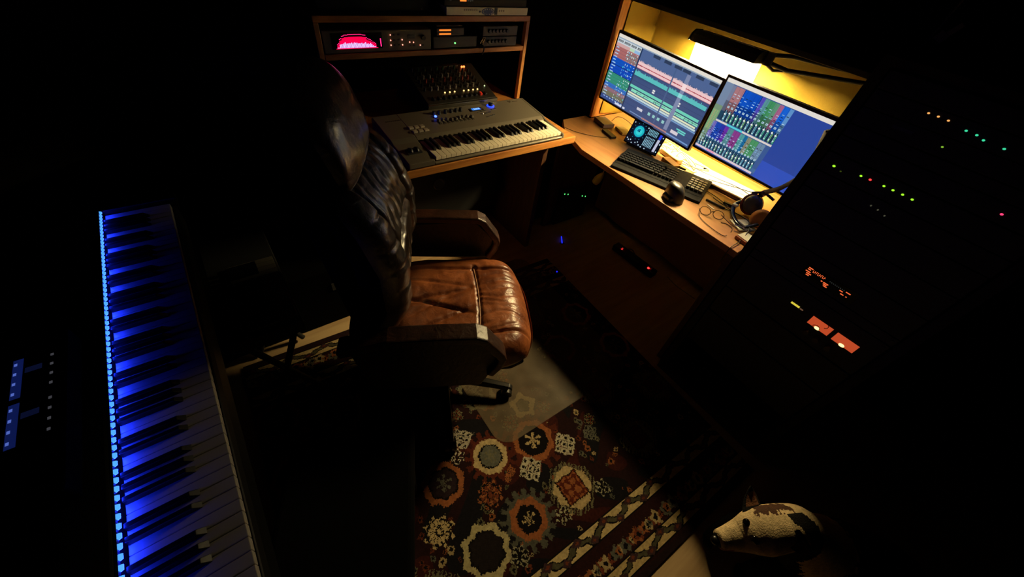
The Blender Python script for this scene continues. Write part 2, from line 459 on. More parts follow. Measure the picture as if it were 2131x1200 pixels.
for v in (0.335, 0.395, 0.45, 0.51, 0.565, 0.62, 0.73, 0.80, 0.87):
    r1.append((0.274, v, 1, v + 0.004, (44, 62, 106)))
r1 += [(0.274, 0.235, 1, 0.325, (246, 206, 208)), (0.274, 0.278, 1, 0.287, (190, 60, 80)), (0.274, 0.322, 1, 0.33, (160, 90, 120)),
       (0.274, 0.375, 0.99, 0.432, (92, 196, 196)), (0.274, 0.432, 1, 0.44, (34, 70, 100))]
for k in range(90):
    u = 0.276 + k * 0.008; h = rnd.uniform(0.0, 0.022)
    r1.append((u, 0.235 - h, u + 0.005, 0.236, (240, 206, 210)))
    if rnd.random() < 0.7: r1.append((u, 0.375 - h, u + 0.006, 0.376, (96, 196, 200)))
    if rnd.random() < 0.7: r1.append((u, 0.281 - h * .4, u + 0.005, 0.283 + h * .4, (150, 40, 60)))
r1 += [(0.274, 0.575, 0.98, 0.615, (112, 214, 190)), (0.30, 0.63, 0.99, 0.672, (140, 226, 196)), (0.274, 0.622, 1, 0.628, (20, 44, 60)),
       (0.274, 0.685, 0.98, 0.71, (232, 236, 200)), (0.274, 0.718, 0.99, 0.745, (200, 224, 226)), (0.274, 0.752, 1, 0.772, (120, 160, 206))]
for u in (0.36, 0.44, 0.55, 0.57, 0.62, 0.72, 0.78, 0.86, 0.90, 0.94):
    r1.append((u, 0.645, u + 0.05, 0.65, (20, 60, 70))); r1.append((u, 0.64, u + 0.004, 0.672, (10, 30, 40)))
for u, v in ((0.50, 0.50), (0.50, 0.53), (0.755, 0.49), (0.755, 0.525)):
    r1.append((u, v, u + 0.025, v + 0.022, (240, 240, 236)))
r1 += [(0.42, 0.84, 0.48, 0.88, (214, 214, 226)), (0.80, 0.875, 0.87, 0.925, (222, 214, 222)), (0.84, 0.82, 0.93, 0.84, (110, 220, 210)), (0.86, 0.85, 0.93, 0.87, (110, 220, 210))]
for u in (0.54, 0.59, 0.64, 0.69): r1.append((u, 0.825, u + 0.025, 0.87, (150, 208, 206)))
r1 += [(0.73, 0.11, 0.765, 0.93, (128, 140, 176)), (0.73, 0.235, 0.765, 0.325, (255, 226, 226)), (0.73, 0.375, 0.765, 0.432, (150, 226, 226)), (0.62, 0.11, 0.632, 0.93, (72, 98, 142))]
for k in range(26): r1.append((0.50 + k * 0.0105, 0.948, 0.50 + k * 0.0105 + 0.007, 0.972, (214, 146, 128)))
r1 += [(0.36, 0.95, 0.50, 0.965, (120, 150, 200)), (0.77, 0.955, 0.99, 0.975, (120, 160, 214))]
monitor('left monitor beside the pine panel, timeline with pink and teal tracks on screen', (1.865, 1.205, 0.868), math.radians(0.5), 0.625, 0.316, r1, tiltx=2.2)

r2 = [(0, 0, 1, 1, (44, 72, 158)), (0, 0, 1, 0.05, (234, 228, 218)), (0, 0.05, 0.60, 0.99, (60, 92, 150)), (0.6, 0.75, 1, 1, (50, 84, 190)),
      (0, 0.05, 0.07, 0.5, (120, 140, 170)), (0, 0.35, 0.07, 0.9, (120, 150, 120)), (0.0, 0.9, 0.6, 0.955, (70, 110, 160))]
up = [(0.07, 0.10, (120, 130, 160)), (0.10, 0.18, (176, 122, 128)), (0.18, 0.25, (8, 84, 205)), (0.25, 0.33, (6, 76, 196)), (0.33, 0.365, (84, 76, 190)), (0.365, 0.40, (90, 150, 156)),
      (0.40, 0.45, (66, 146, 96)), (0.45, 0.485, (96, 150, 120)), (0.485, 0.52, (170, 100, 140)), (0.52, 0.57, (24, 100, 216)), (0.57, 0.60, (96, 148, 206))]
for a, b, c in up:
    r2.append((a, 0.06, b, 0.52, c)); r2.append((a, 0.26, b, 0.40, tuple(int(q * 0.75) for q in c)))
    r2.append((a, 0.40, b, 0.52, (30, 70, 96)))
lo = [(0.05, 0.09, (120, 112, 190)), (0.09, 0.145, (24, 70, 180)), (0.145, 0.18, (44, 50, 170)), (0.18, 0.215, (110, 50, 170)), (0.215, 0.265, (84, 140, 150)), (0.265, 0.33, (140, 62, 140)),
      (0.33, 0.37, (84, 160, 160)), (0.37, 0.40, (24, 110, 160)), (0.40, 0.435, (140, 140, 116)), (0.435, 0.50, (76, 150, 100)), (0.50, 0.56, (110, 140, 170))]
for a, b, c in lo:
    r2.append((a, 0.565, b, 0.95, c)); r2.append((a, 0.80, b, 0.95, (34, 80, 116)))
r2 += [(0.07, 0.53, 0.60, 0.555, (225, 215, 210)), (0.18, 0.53, 0.33, 0.555, (90, 214, 224)), (0.0, 0.955, 0.58, 0.985, (226, 206, 214)), (0.12, 0.956, 0.2, 0.984, (236, 160, 190)),
       (0.182, 0.06, 0.186, 0.52, (10, 24, 60)), (0.33, 0.06, 0.334, 0.52, (10, 24, 60))]
def strips(u0, u1, n, vt, vb, light):
    for k in range(n):
        u = u0 + (u1 - u0) * k / n; wd = (u1 - u0) / n
        r2.append((u, vt, u + 0.0012, vb, (20, 40, 80)))
        for q in range(5):
            v = vt + (vb - vt) * (0.20 + 0.07 * q)
            if rnd.random() < 0.8: r2.append((u + wd * .25, v, u + wd * .8, v + 0.008, rnd.choice(((196, 220, 240), (20, 30, 40), (130, 180, 220)))))
        v = vt + (vb - vt) * 0.56; r2.append((u + wd * .25, v, u + wd * .75, v + 0.026, (196, 226, 240))); r2.append((u + wd * .4, v + 0.008, u + wd * .6, v + 0.018, (20, 60, 120)))
        va = vt + (vb - vt) * 0.68
        r2.append((u + wd * .12, va, u + wd * .88, vb, (22, 46, 70)))
        r2.append((u + wd * .46, va, u + wd * .58, vb - 0.01, light))
        v = va + rnd.uniform(0.005, 0.05); r2.append((u + wd * .3, v, u + wd * .7, v + 0.02, (240, 246, 246)))
        v = vb - rnd.uniform(0.02, 0.05); r2.append((u + wd * .55, v, u + wd * .85, v + 0.02, (220, 240, 240)))
        r2.append((u + wd * .72, va + 0.03, u + wd * .84, vb, rnd.choice(((90, 214, 160), (120, 200, 224), (160, 220, 120)))))
strips(0.10, 0.60, 14, 0.06, 0.52, (150, 200, 220))
strips(0.05, 0.56, 17, 0.565, 0.95, (150, 200, 220))
strips(0.0, 0.05, 2, 0.7, 0.95, (200, 220, 220))
for k in range(6): r2.append((0.005 + k * 0.01, 0.42, 0.009 + k * 0.01, 0.70, rnd.choice(((150, 190, 90), (120, 200, 130), (190, 190, 120)))))
monitor('right monitor next to the rack, coloured mixer strips and plain blue desktop on screen', (1.865, 0.609, 0.885), math.radians(0.5), 0.515, 0.306, r2, tiltx=0.6)

# ================================================================ PINE DESK WITH HUTCH (far side)
kd = thing('keyboard_desk', 'pine desk along the far wall, its lit front edge below the silver keyboard', 'desk', (0.9, 1.7, 0))
MB().cb((0.36, 1.302, 0.762), (1.49, 2.16, 0.798)).build('desktop', PINE, kd, bevel=0.004, world=True)
MB().cb((0.38, 1.42, 0), (0.41, 2.1, 0.762)).build('side_panel', PINEV, kd, world=True)
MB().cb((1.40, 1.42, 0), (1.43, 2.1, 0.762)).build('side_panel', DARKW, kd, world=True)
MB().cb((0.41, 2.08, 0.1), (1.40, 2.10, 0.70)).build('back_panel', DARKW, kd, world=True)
MB().tube([(0.70, 1.72, 0.20), (1.25, 1.72, 0.33)], 0.018, 4).build('brace', PINE, kd, world=True)

hu = thing('shelf_hutch', 'pine hutch with one middle shelf standing on the far desk', 'shelf', (0.96, 1.95, 0.799))
MB().cb((0.44, 1.80, 1.180), (1.492, 2.14, 1.203)).build('top_board', PINE, hu, bevel=0.002, world=True)
MB().cb((0.462, 1.80, 1.050), (1.47, 2.12, 1.071)).build('shelf', PINE, hu, bevel=0.002, world=True)
MB().cb((0.44, 1.80, 0.799), (0.46, 1.825, 1.180)).build('side_post', PINEV, hu, bevel=0.002, world=True)
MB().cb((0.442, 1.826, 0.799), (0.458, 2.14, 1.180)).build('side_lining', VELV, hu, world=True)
MB().cb((1.472, 1.80, 0.799), (1.492, 1.825, 1.180)).build('side_post', PINEV, hu, bevel=0.002, world=True)
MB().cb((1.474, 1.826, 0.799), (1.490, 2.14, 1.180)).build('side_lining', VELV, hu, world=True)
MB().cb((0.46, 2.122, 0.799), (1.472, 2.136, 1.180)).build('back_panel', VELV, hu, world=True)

# ---- gear on the hutch
REDL = emit('red_led', (255, 80, 70), 4.0)
WARML = emit('warm_led', (255, 200, 120), 2.2)
def led(parent, p, r=0.0025, m=REDL, name='indicator_light', ax='y'):
    mb = MB().ell(p, (r, r, r), 8, 6); return mb.build(name, m, parent, world=True)

an = thing('spectrum_analyzer', 'cream rack unit on the middle shelf with a pink spectrum display', 'audio unit', (0.70, 1.93, 1.071))
MB().cb((0.466, 1.806, 1.0725), (0.935, 2.05, 1.152)).build('casing', CREAM, an, bevel=0.003, world=True)
Y = 1.8045
MB().cb((0.497, Y, 1.087), (0.705, Y + 0.003, 1.144)).build('display_window', BLKG, an, world=True)
mb = MB(); pk = H((255, 40, 120)); lv = H((226, 180, 255)); rd = H((225, 0, 60))
n = 31
for k in range(n):
    t = k / (n - 1); x = 0.517 + k * 0.0052
    env = 0.018 + 0.022 * math.sin(PI * min(1, t * 1.05 + 0.03)) ** 0.5
    base = 1.0915
    h = env * (0.55 if 0.03 < t < 0.97 else 0.2) * rnd.uniform(0.7, 1.05)
    hp = min(0.046, env * 1.0 + rnd.uniform(0, 0.003) + (0.006 if 0.1 < t < 0.75 else -0.006 * abs(t - .5)))
    if k in (0, 1, n - 1, n - 2): h = 0.003; hp = 0.012 + 0.004 * (k % 2)
    mb.quad((x, Y - 0.001, base), (x + 0.0036, Y - 0.001, base), (x + 0.0036, Y - 0.001, base + h), (x, Y - 0.001, base + h), lv)
    mb.quad((x, Y - 0.0009, base + h), (x + 0.0046, Y - 0.0009, base + h), (x + 0.0046, Y - 0.0009, base + hp * 0.86), (x, Y - 0.0009, base + hp * 0.86), rd)
    mb.quad((x, Y - 0.001, base + hp), (x + 0.004, Y - 0.001, base + hp), (x + 0.004, Y - 0.001, base + hp + 0.0025), (x, Y - 0.001, base + hp + 0.0025), pk)
mb.quad((0.512, Y - 0.001, 1.0885), (0.685, Y - 0.001, 1.0885), (0.685, Y - 0.001, 1.0907), (0.512, Y - 0.001, 1.0907), rd)
mb.quad((0.6965, Y - 0.001, 1.093), (0.701, Y - 0.001, 1.093), (0.7, Y - 0.001, 1.123), (0.6955, Y - 0.001, 1.123), pk)
mb.build('spectrum_display', screen_mat('spectrum_glow', 1.6), an, world=True)
for x, z in ((0.743, 1.134), (0.743, 1.114), (0.743, 1.096), (0.795, 1.115), (0.796, 1.096), (0.830, 1.105), (0.848, 1.104), (0.880, 1.092)):
    led(an, (x, Y, z), 0.0024, emit('pinkwhite_led', (255, 150, 130), 3.0))
for x, z in ((0.757, 1.134), (0.757, 1.114), (0.757, 1.096), (0.78, 1.134), (0.78, 1.115), (0.78, 1.096), (0.830, 1.092), (0.850, 1.092), (0.892, 1.092)):
    MB().cb((x - 0.005, Y - 0.001, z - 0.003), (x + 0.005, Y + 0.002, z + 0.003)).build('button', DGREY, an, world=True, bevel=0.0008)
MB().cb((0.822, Y - 0.0005, 1.118), (0.854, Y + 0.002, 1.132)).build('logo_plate', DGREY, an, world=True)
MB().cyl((0.893, Y + 0.003, 1.122), (0.893, Y - 0.012, 1.122), 0.010, 0.009).build('dial', BLK, an, world=True, bevel=0.001)

bx = thing('power_module', 'squat black box on the middle shelf with two orange display bars', 'audio unit', (1.03, 1.93, 1.071))
MB().cb((0.948, 1.81, 1.0725), (1.185, 2.0, 1.122)).build('casing', BLK, bx, bevel=0.004, world=True)
mb = MB().cb((0.965, 1.812, 1.1235), (1.112, 1.96, 1.156)); mb.build('upper_unit', BLK, bx, bevel=0.004, world=True)
MB().cb((0.970, 1.82, 1.1565), (1.106, 1.96, 1.163)).build('lid', CREAM, bx, bevel=0.003, world=True)
ob = emit('orange_bar', (255, 120, 40), 1.5)
for z in (1.146, 1.131):
    MB().cb((0.979, 1.8095, z - 0.003), (1.040, 1.812, z + 0.003)).build('orange_bar', ob, bx, world=True, bevel=0.001)
led(bx, (1.061, 1.8085, 1.094), 0.004, emit('green_led', (120, 255, 130), 2.0))

pre = []
for i, (z0, z1) in enumerate(((1.0725, 1.116), (1.1175, 1.160))):
    t = thing('preamp', ('lower' if i == 0 else 'upper') + ' of two grey preamps stacked at the right end of the shelf', 'audio unit', (1.33, 1.93, z0), group='stacked preamps')
    MB().cb((1.215, 1.808, z0), (1.425, 2.0, z1)).build('casing', mat('taupe_casing', (66, 60, 50), 0.5), t, bevel=0.003, world=True)
    for k in range(6):
        x = 1.25 + k * 0.021; z = (z0 + z1) / 2 + 0.002
        MB().cyl((x, 1.810, z), (x, 1.796, z), 0.008, 0.007, 14).build('knob', BLK, t, world=True)
    t['group'] = 'stacked preamps'

pl = thing('jack_cable', 'cable with small shiny jack plugs hanging over the middle shelf edge', 'cable', (1.205, 1.80, 1.072))
MB().tube(smoothpath([(1.20, 1.815, 1.075), (1.205, 1.79, 1.085), (1.212, 1.785, 1.07), (1.205, 1.788, 1.045)]), 0.003).build('cord', BLK, pl, world=True)
for x in (1.200, 1.212):
    MB().cyl((x, 1.800, 1.096), (x + 0.002, 1.785, 1.118), 0.004, 0.0035).cyl((x, 1.802, 1.092), (x, 1.798, 1.100), 0.005).build('plug', CHROME, pl, world=True)

wb = thing('mixer_box', 'thin cream box on the hutch top with a blue oval picture on its front', 'box', (1.24, 1.93, 1.203))
MB().cb((1.010, 1.803, 1.2045), (1.470, 2.05, 1.236)).build('casing', mat('pale_box', (250, 242, 196), 0.5), wb, bevel=0.002, world=True)
pts = [(1.232 + 0.036 * math.cos(a), 1.219 + 0.0145 * math.sin(a)) for a in [2 * PI * k / 28 for k in range(28)]]
MB().prism_y(pts, 1.8015, 1.8035).build('oval_picture', mat('slate_blue', (70, 84, 128), 0.5), wb, world=True)
MB().cb((1.268, 1.8018, 1.207), (1.285, 1.8035, 1.234)).build('dark_stripe', mat('dark_green', (40, 52, 44), 0.5), wb, world=True)
mb = MB()
for k in range(14):
    a = 2 * PI * k / 14; mb.cyl((1.232 + 0.029 * math.cos(a), 1.8017, 1.219 + 0.010 * math.sin(a)), (1.232 + 0.029 * math.cos(a), 1.8005, 1.219 + 0.010 * math.sin(a)), 0.0022, seg=8)
mb.build('white_dots', PAPER, wb, world=True)
mb = MB().cyl((1.186, 1.8035, 1.219), (1.186, 1.8015, 1.219), 0.004, seg=12)
mb.build('black_spot', BLK, wb, world=True)
mb = MB()
for k in range(7): mb.cb((1.10 + 0.011 * k, 1.8022, 1.222), (1.106 + 0.011 * k, 1.8035, 1.228))
for k in range(3): mb.cb((1.295 + 0.012 * k, 1.8022, 1.219), (1.301 + 0.012 * k, 1.8035, 1.227))
mb.build('faint_print', mat('faint_print', (170, 150, 110), 0.6), wb, world=True)

tb = thing('black_recorder', 'black unit on top of the cream box with an orange lit readout', 'audio unit', (1.24, 1.93, 1.2365))
MB().cb((1.00, 1.806, 1.2370), (1.46, 2.05, 1.325)).build('casing', BLKM, tb, bevel=0.003, world=True)
MB().cb((1.080, 1.804, 1.256), (1.112, 1.807, 1.262)).build('readout', ob, tb, world=True)
mb = MB().cb((1.118, 1.804, 1.257), (1.128, 1.807, 1.264)).cb((1.132, 1.804, 1.255), (1.136, 1.807, 1.264)).cb((1.139, 1.804, 1.257), (1.148, 1.807, 1.263))
mb.build('button', mat('pale_button', (150, 170, 175), 0.4), tb, world=True)
MB().cyl((1.03, 1.808, 1.262), (1.03, 1.80, 1.262), 0.005).build('knob', STEEL, tb, world=True)

ru = thing('rack_unit', 'black rack unit with two screws at the left end of the hutch top', 'audio unit', (0.72, 1.95, 1.2035))
MB().cb((0.48, 1.86, 1.2045), (0.96, 2.10, 1.33)).build('casing', BLKM, ru, bevel=0.003, world=True)
for x in (0.552, 0.918): MB().cyl((x, 1.861, 1.215), (x, 1.856, 1.215), 0.003).build('screw', STEEL, ru, world=True)

# three patch plugs hanging behind the mixer
for i, x in enumerate((1.085, 1.103, 1.135)):
    t = thing('patch_cable', ('left', 'middle', 'right')[i] + ' of three upright patch cables behind the small mixer', 'cable', (x, 1.945, 0.90), group='patch cables behind the mixer')
    MB().tube([(0, 0, -0.12), (0, 0, 0.03), (0.001, 0, 0.06)], 0.004).build('cord', BLK if i == 1 else mat('maroon_rubber', (96, 40, 34), 0.5), t)
    MB().cyl((0, -0.002, 0.03), (0, -0.002, 0.052), 0.006).cyl((0, -0.002, 0.052), (0, -0.002, 0.062), 0.0045).build('plug', STEEL, t)

# ================================================================ SILVER CONTROLLER KEYBOARD
kb = thing('midi_keyboard', 'silver controller keyboard lying on the pine desk under the hutch', 'keyboard', (0.98, 1.48, 0.799))
prof = [(1.312, 0.802), (1.300, 0.804), (1.298, 0.812), (1.306, 0.815), (1.448, 0.815), (1.452, 0.836), (1.475, 0.848), (1.665, 0.866), (1.672, 0.856), (1.67, 0.802)]
mb = MB()
def sideprof(x0, x1, pr, mb):
    n = len(pr); vs = [(x0, p[0], p[1]) for p in pr] + [(x1, p[0], p[1]) for p in pr]
    fs = [tuple(range(n))[::-1], tuple(range(n, 2 * n))] + [(i, (i + 1) % n, n + (i + 1) % n, n + i) for i in range(n)]
    mb._add(vs, fs)
sideprof(0.682, 1.388, prof, mb)
pl_ = [(1.312, 0.802), (1.299, 0.805), (1.302, 0.826), (1.448, 0.838), (1.475, 0.848), (1.665, 0.866), (1.672, 0.856), (1.67, 0.802)]
sideprof(0.570, 0.682, pl_, mb)
sideprof(1.388, 1.400, pl_, mb)
mb.build('body', SILVER, kb, bevel=0.003, world=True)
MB().cb((0.58, 1.320, 0.7985), (1.39, 1.66, 0.8025)).build('base_plate', BLKM, kb, world=True)
wk_w = 0.0238; x0 = 0.689; yk0, yk1 = 1.306, 1.450; ztop = 0.835
for k in range(29):
    xa = x0 + k * wk_w
    MB().cb((xa + 0.0006, yk0, 0.8195), (xa + wk_w - 0.0006, yk1, ztop)).build('white_key', IVORY, kb, bevel=0.0014, world=True)
def black_mb(a, b, c, d, zb, zt, mb=None, axis='y'):
    # tapered black key between corner (a,c)-(b,d); front edge chamfered
    mb = mb or MB()
    i = 0.0022
    vs = [(a, c, zb), (b, c, zb), (b, d, zb), (a, d, zb), (a + i, c + 0.012, zt), (b - i, c + 0.012, zt), (b - i, d, zt), (a + i, d, zt)]
    mb._add(vs, [(3, 2, 1, 0), (4, 5, 6, 7), (0, 1, 5, 4), (1, 2, 6, 5), (2, 3, 7, 6), (3, 0, 4, 7)])
    return mb
KEYBLK = mat('key_black', (12, 11, 11), 0.4, spec=0.4)
for k in range(28):
    if k % 7 in (2, 6): continue
    xc = x0 + (k + 1) * wk_w
    black_mb(xc - 0.0068, xc + 0.0068, yk0 + 0.048, yk1, ztop - 0.001, ztop + 0.011).build('black_key', KEYBLK, kb, bevel=0.001, world=True)
def panel_z(y): return 0.848 + (y - 1.475) * (0.018 / 0.19)
for i, x in enumerate((0.845, 0.872, 0.905, 0.935, 0.962, 0.987)):
    y = 1.618; z = panel_z(y)
    MB().cyl((x, y, z - 0.001), (x, y + 0.001, z + 0.016), 0.0085, 0.0072, 16).build('knob', BLK, kb, world=True)
for i in range(9):
    x = 0.838 + i * 0.0215; y0_, y1_ = 1.530, 1.590
    MB().box((x, 1.560, panel_z(1.560) + 0.0005), (0.003, 0.062, 0.0015)).build('fader_slot', BLKM, kb, world=True)
    y = 1.556 + 0.006 * math.sin(i * 1.3)
    MB().box((x, y, panel_z(y) + 0.006), (0.010, 0.016, 0.012)).build('fader_cap', mat('fader_grey', (96, 90, 80), 0.4), kb, bevel=0.002, world=True)
for r_ in range(2):
    for c_ in range(3):
        x = 0.690 + c_ * 0.026 + r_ * 0.004; y = 1.535 - r_ * 0.032
        MB().box((x, y, panel_z(y) + 0.004), (0.021, 0.020, 0.008)).build('pad', mat('rubber_pad', (172, 160, 138), 0.5), kb, bevel=0.002, world=True)
bl = emit('blue_glow', (30, 60, 255), 2.6)
lb = emit('lcd_blue', (40, 130, 255), 1.1)
z = panel_z(1.612)
MB().box((1.073, 1.612, z + 0.001), (0.072, 0.026, 0.004)).build('display_frame', BLKG, kb, bevel=0.001, world=True)
MB().box((1.071, 1.612, z + 0.0034), (0.046, 0.019, 0.001)).build('blue_display', lb, kb, world=True)
mb = MB()
for x in (1.060, 1.068, 1.076): mb.box((x, 1.612, z + 0.0041), (0.0015, 0.012, 0.0004)).box((x + 0.0025, 1.617, z + 0.0041), (0.004, 0.0015, 0.0004)).box((x + 0.0025, 1.607, z + 0.0041), (0.004, 0.0015, 0.0004))
mb.box((1.087, 1.612, z + 0.0041), (0.004, 0.014, 0.0004)).build('display_digits', emit('digit_pale', (190, 225, 255), 1.3), kb, world=True)
z = panel_z(1.625)
MB().lathe([(0.014, 0), (0.020, 0.001), (0.020, 0.003), (0.0135, 0.004)], (1.166, 1.625, z)).build('glow_ring', bl, kb, world=True)
MB().lathe([(0.0125, 0), (0.0125, 0.014), (0.010, 0.017), (0.001, 0.017)], (1.166, 1.625, z)).build('jog_dial', mat('blueblack', (20, 22, 60), 0.3), kb, world=True)
MB().ell((0.842, 1.596, panel_z(1.596) + 0.004), (0.006, 0.006, 0.005), 12, 8).build('blue_light', emit('blue_lamp', (60, 90, 255), 6), kb, world=True)
MB().lathe([(0.012, 0), (0.012, 0.002), (0.009, 0.003)], (0.842, 1.596, panel_z(1.596) - 0.001)).build('light_collar', mat('blueblack2', (30, 34, 90), 0.3), kb, world=True)
MB().ell((1.083, 1.565, panel_z(1.565) + 0.002), (0.005, 0.005, 0.004), 10, 6).build('button', mat('white_button', (220, 220, 235), 0.3), kb, world=True)
for x, y in ((1.105, 1.568), (1.128, 1.572), (1.092, 1.536), (1.112, 1.540), (1.132, 1.544), (1.155, 1.592), (1.175, 1.595), (1.07, 1.585), (1.09, 1.588), (1.11, 1.590)):
    MB().box((x, y, panel_z(y) + 0.001), (0.012, 0.005, 0.003)).build('button', DGREY, kb, world=True)
mb = MB()
z = panel_z(1.645) + 0.0006
mb.tube([(1.290, 1.652, z), (1.290, 1.640, z), (1.296, 1.634, z), (1.302, 1.640, z), (1.302, 1.652, z)], 0.0012, 4)
for k in range(6): mb.box((1.315 + k * 0.006, 1.640, z - 0.0008), (0.004, 0.006, 0.0012))
for k in range(9):
    mb.box((0.612 + k * 0.0085, 1.612, panel_z(1.612) + 0.0004), (0.006, 0.007, 0.0012))
mb.build('printed_logo', mat('print_dark', (70, 58, 46), 0.6), kb, world=True)
MB().box((0.628, 1.385, 0.832), (0.062, 0.042, 0.008)).build('wheel_well', BLKM, kb, world=True)
for x in (0.615, 0.642): 
    MB().lathe([(0.001, -0.006), (0.017, -0.006), (0.017, 0.006), (0.001, 0.006)], (x, 1.385, 0.832), rot=R('Y', 90)).build('pitch_wheel', BLK, kb, world=True)

# ================================================================ SMALL MIXER
mx = thing('mixing_desk', 'small black mixer with rows of knobs propped behind the silver keyboard', 'mixer', (1.04, 1.78, 0.86))
rotm = R('X', 17); MO = Vector((1.035, 1.665, 0.885))
def mp(x, y, z): return tuple(MO + rotm @ Vector((x, y, z)))
def mbox(mb, c, d): mb.box(mp(*c), d, rot=rotm); return mb
mbox(MB(), (0, 0.135, -0.012), (0.385, 0.270, 0.03)).build('casing', mat('mixer_grey', (34, 32, 28), 0.45), mx, bevel=0.003, world=True)
mb = MB(); sideprof(0.842, 1.228, [(1.70, 0.8685), (2.0, 0.7985), (2.03, 0.7985), (1.95, 0.955), (1.93, 0.955)], mb); mb.build('support', BLKM, mx, world=True)
mbox(MB(), (0, -0.004, -0.008), (0.392, 0.010, 0.018)).build('front_rail', STEEL, mx, bevel=0.002, world=True)
kcols = [mat('knob_grey', (120, 114, 104), 0.4), mat('knob_red', (120, 46, 40), 0.4), BLK, mat('knob_green', (44, 66, 50), 0.4)]
for r_ in range(6):
    for c_ in range(10):
        x = -0.165 + c_ * 0.0335; y = 0.095 + r_ * 0.028
        if r_ > 4 and c_ in (8, 9): continue
        p0 = mp(x, y, 0.003); p1 = mp(x, y, 0.021)
        MB().cyl(p0, p1, 0.0062, 0.0048, 10).build('knob', kcols[(0, 2, 1, 0, 2, 3)[r_]] if c_ % 3 else kcols[2], mx, world=True)
for c_ in range(11):
    x = -0.150 + c_ * 0.029; m_ = mat('red_fader', (235, 60, 40), 0.4) if c_ == 9 else BLK
    mbox(MB(), (x, 0.030, 0.009), (0.013, 0.020, 0.012)).build('fader_cap', m_, mx, bevel=0.002, world=True)
for x in (-0.072, -0.045, -0.018, 0.034, 0.061, 0.088, 0.114):
    MB().ell(mp(x, 0.066, 0.006), (0.0042, 0.0042, 0.0035), 8, 6).build('indicator_light', WARML, mx, world=True)
MB().ell(mp(0.168, 0.085, 0.006), (0.0040, 0.0040, 0.0035), 8, 6).build('indicator_light', emit('dimgreen_white', (210, 230, 170), 1.2), mx, world=True)
orl = emit('amber_led', (255, 110, 50), 4.5)
for x in (0.117, 0.130): MB().ell(mp(x, 0.238, 0.008), (0.0055, 0.0055, 0.005), 8, 6).build('indicator_light', orl, mx, world=True)
mbox(MB(), (0.060, 0.262, 0.004), (0.09, 0.012, 0.006)).build('jack_strip', STEEL, mx, world=True)

# ================================================================ CHAIR
h_ = math.radians(-28)
Fv = Vector((math.cos(h_), math.sin(h_), 0)); Nv = Vector((-math.sin(h_), math.cos(h_), 0))
base = Nv * 1.02
ch = thing('office_chair', 'worn brown leather swivel chair with headrest, standing on the patterned rug', 'chair', (base.x, base.y, 0.0), h_)
LSEAT = leather('brown_leather', (86, 42, 21), (150, 84, 44), 0.36)
LBACK = leather('shaded_leather', (22, 14, 10), (56, 36, 24), 0.36, 1.0)  # seat leather darkened; the low light on the back is in the colour
LBACK.node_tree.nodes['Principled BSDF'].inputs['Specular IOR Level'].default_value = 1.0
LARM = leather('arm_leather', (22, 11, 7), (66, 34, 20), 0.38)
LBLK = leather('black_leather', (12, 10, 9), (26, 22, 20), 0.42)
def pillow(fn, nx, ny):
    """fn(s,t,side)->point ; closed surface from two grids"""
    mb = MB(); ss = [-math.cos(PI * i / nx) for i in range(nx + 1)]; ss = [0.35 * a + 0.65 * (-1 + 2 * i / nx) for i, a in enumerate(ss)]
    tt = [0.35 * (-math.cos(PI * j / ny)) + 0.65 * (-1 + 2 * j / ny) for j in range(ny + 1)]
    T = [[fn(s, t, 1) for s in ss] for t in tt]; B = [[fn(s, t, -1) for s in ss] for t in tt]
    mb.grid(T); mb.nfront = len(mb.f); mb.grid([r[::-1] for r in B])
    return mb
def rear_mat(o, mb, m):
    o.data.materials.append(m)
    for p in o.data.polygons[mb.nfront:]: p.material_index = 1
def edge(s, t, p=5.0):
    return (max(0.0, 1 - abs(s) ** p) ** (1 / 2.2)) * (max(0.0, 1 - abs(t) ** p) ** (1 / 2.2))
def groove(d, w): return math.exp(-(d / w) ** 2)
def n2(x, y, a=1.0): return (math.sin(x * 31 * a + 4 * math.sin(y * 17 * a)) + math.sin(y * 43 * a + 3 * math.sin(x * 23 * a + 1)) + math.sin((x + y) * 61 * a + 2 * math.sin((x - y) * 37 * a))) / 3
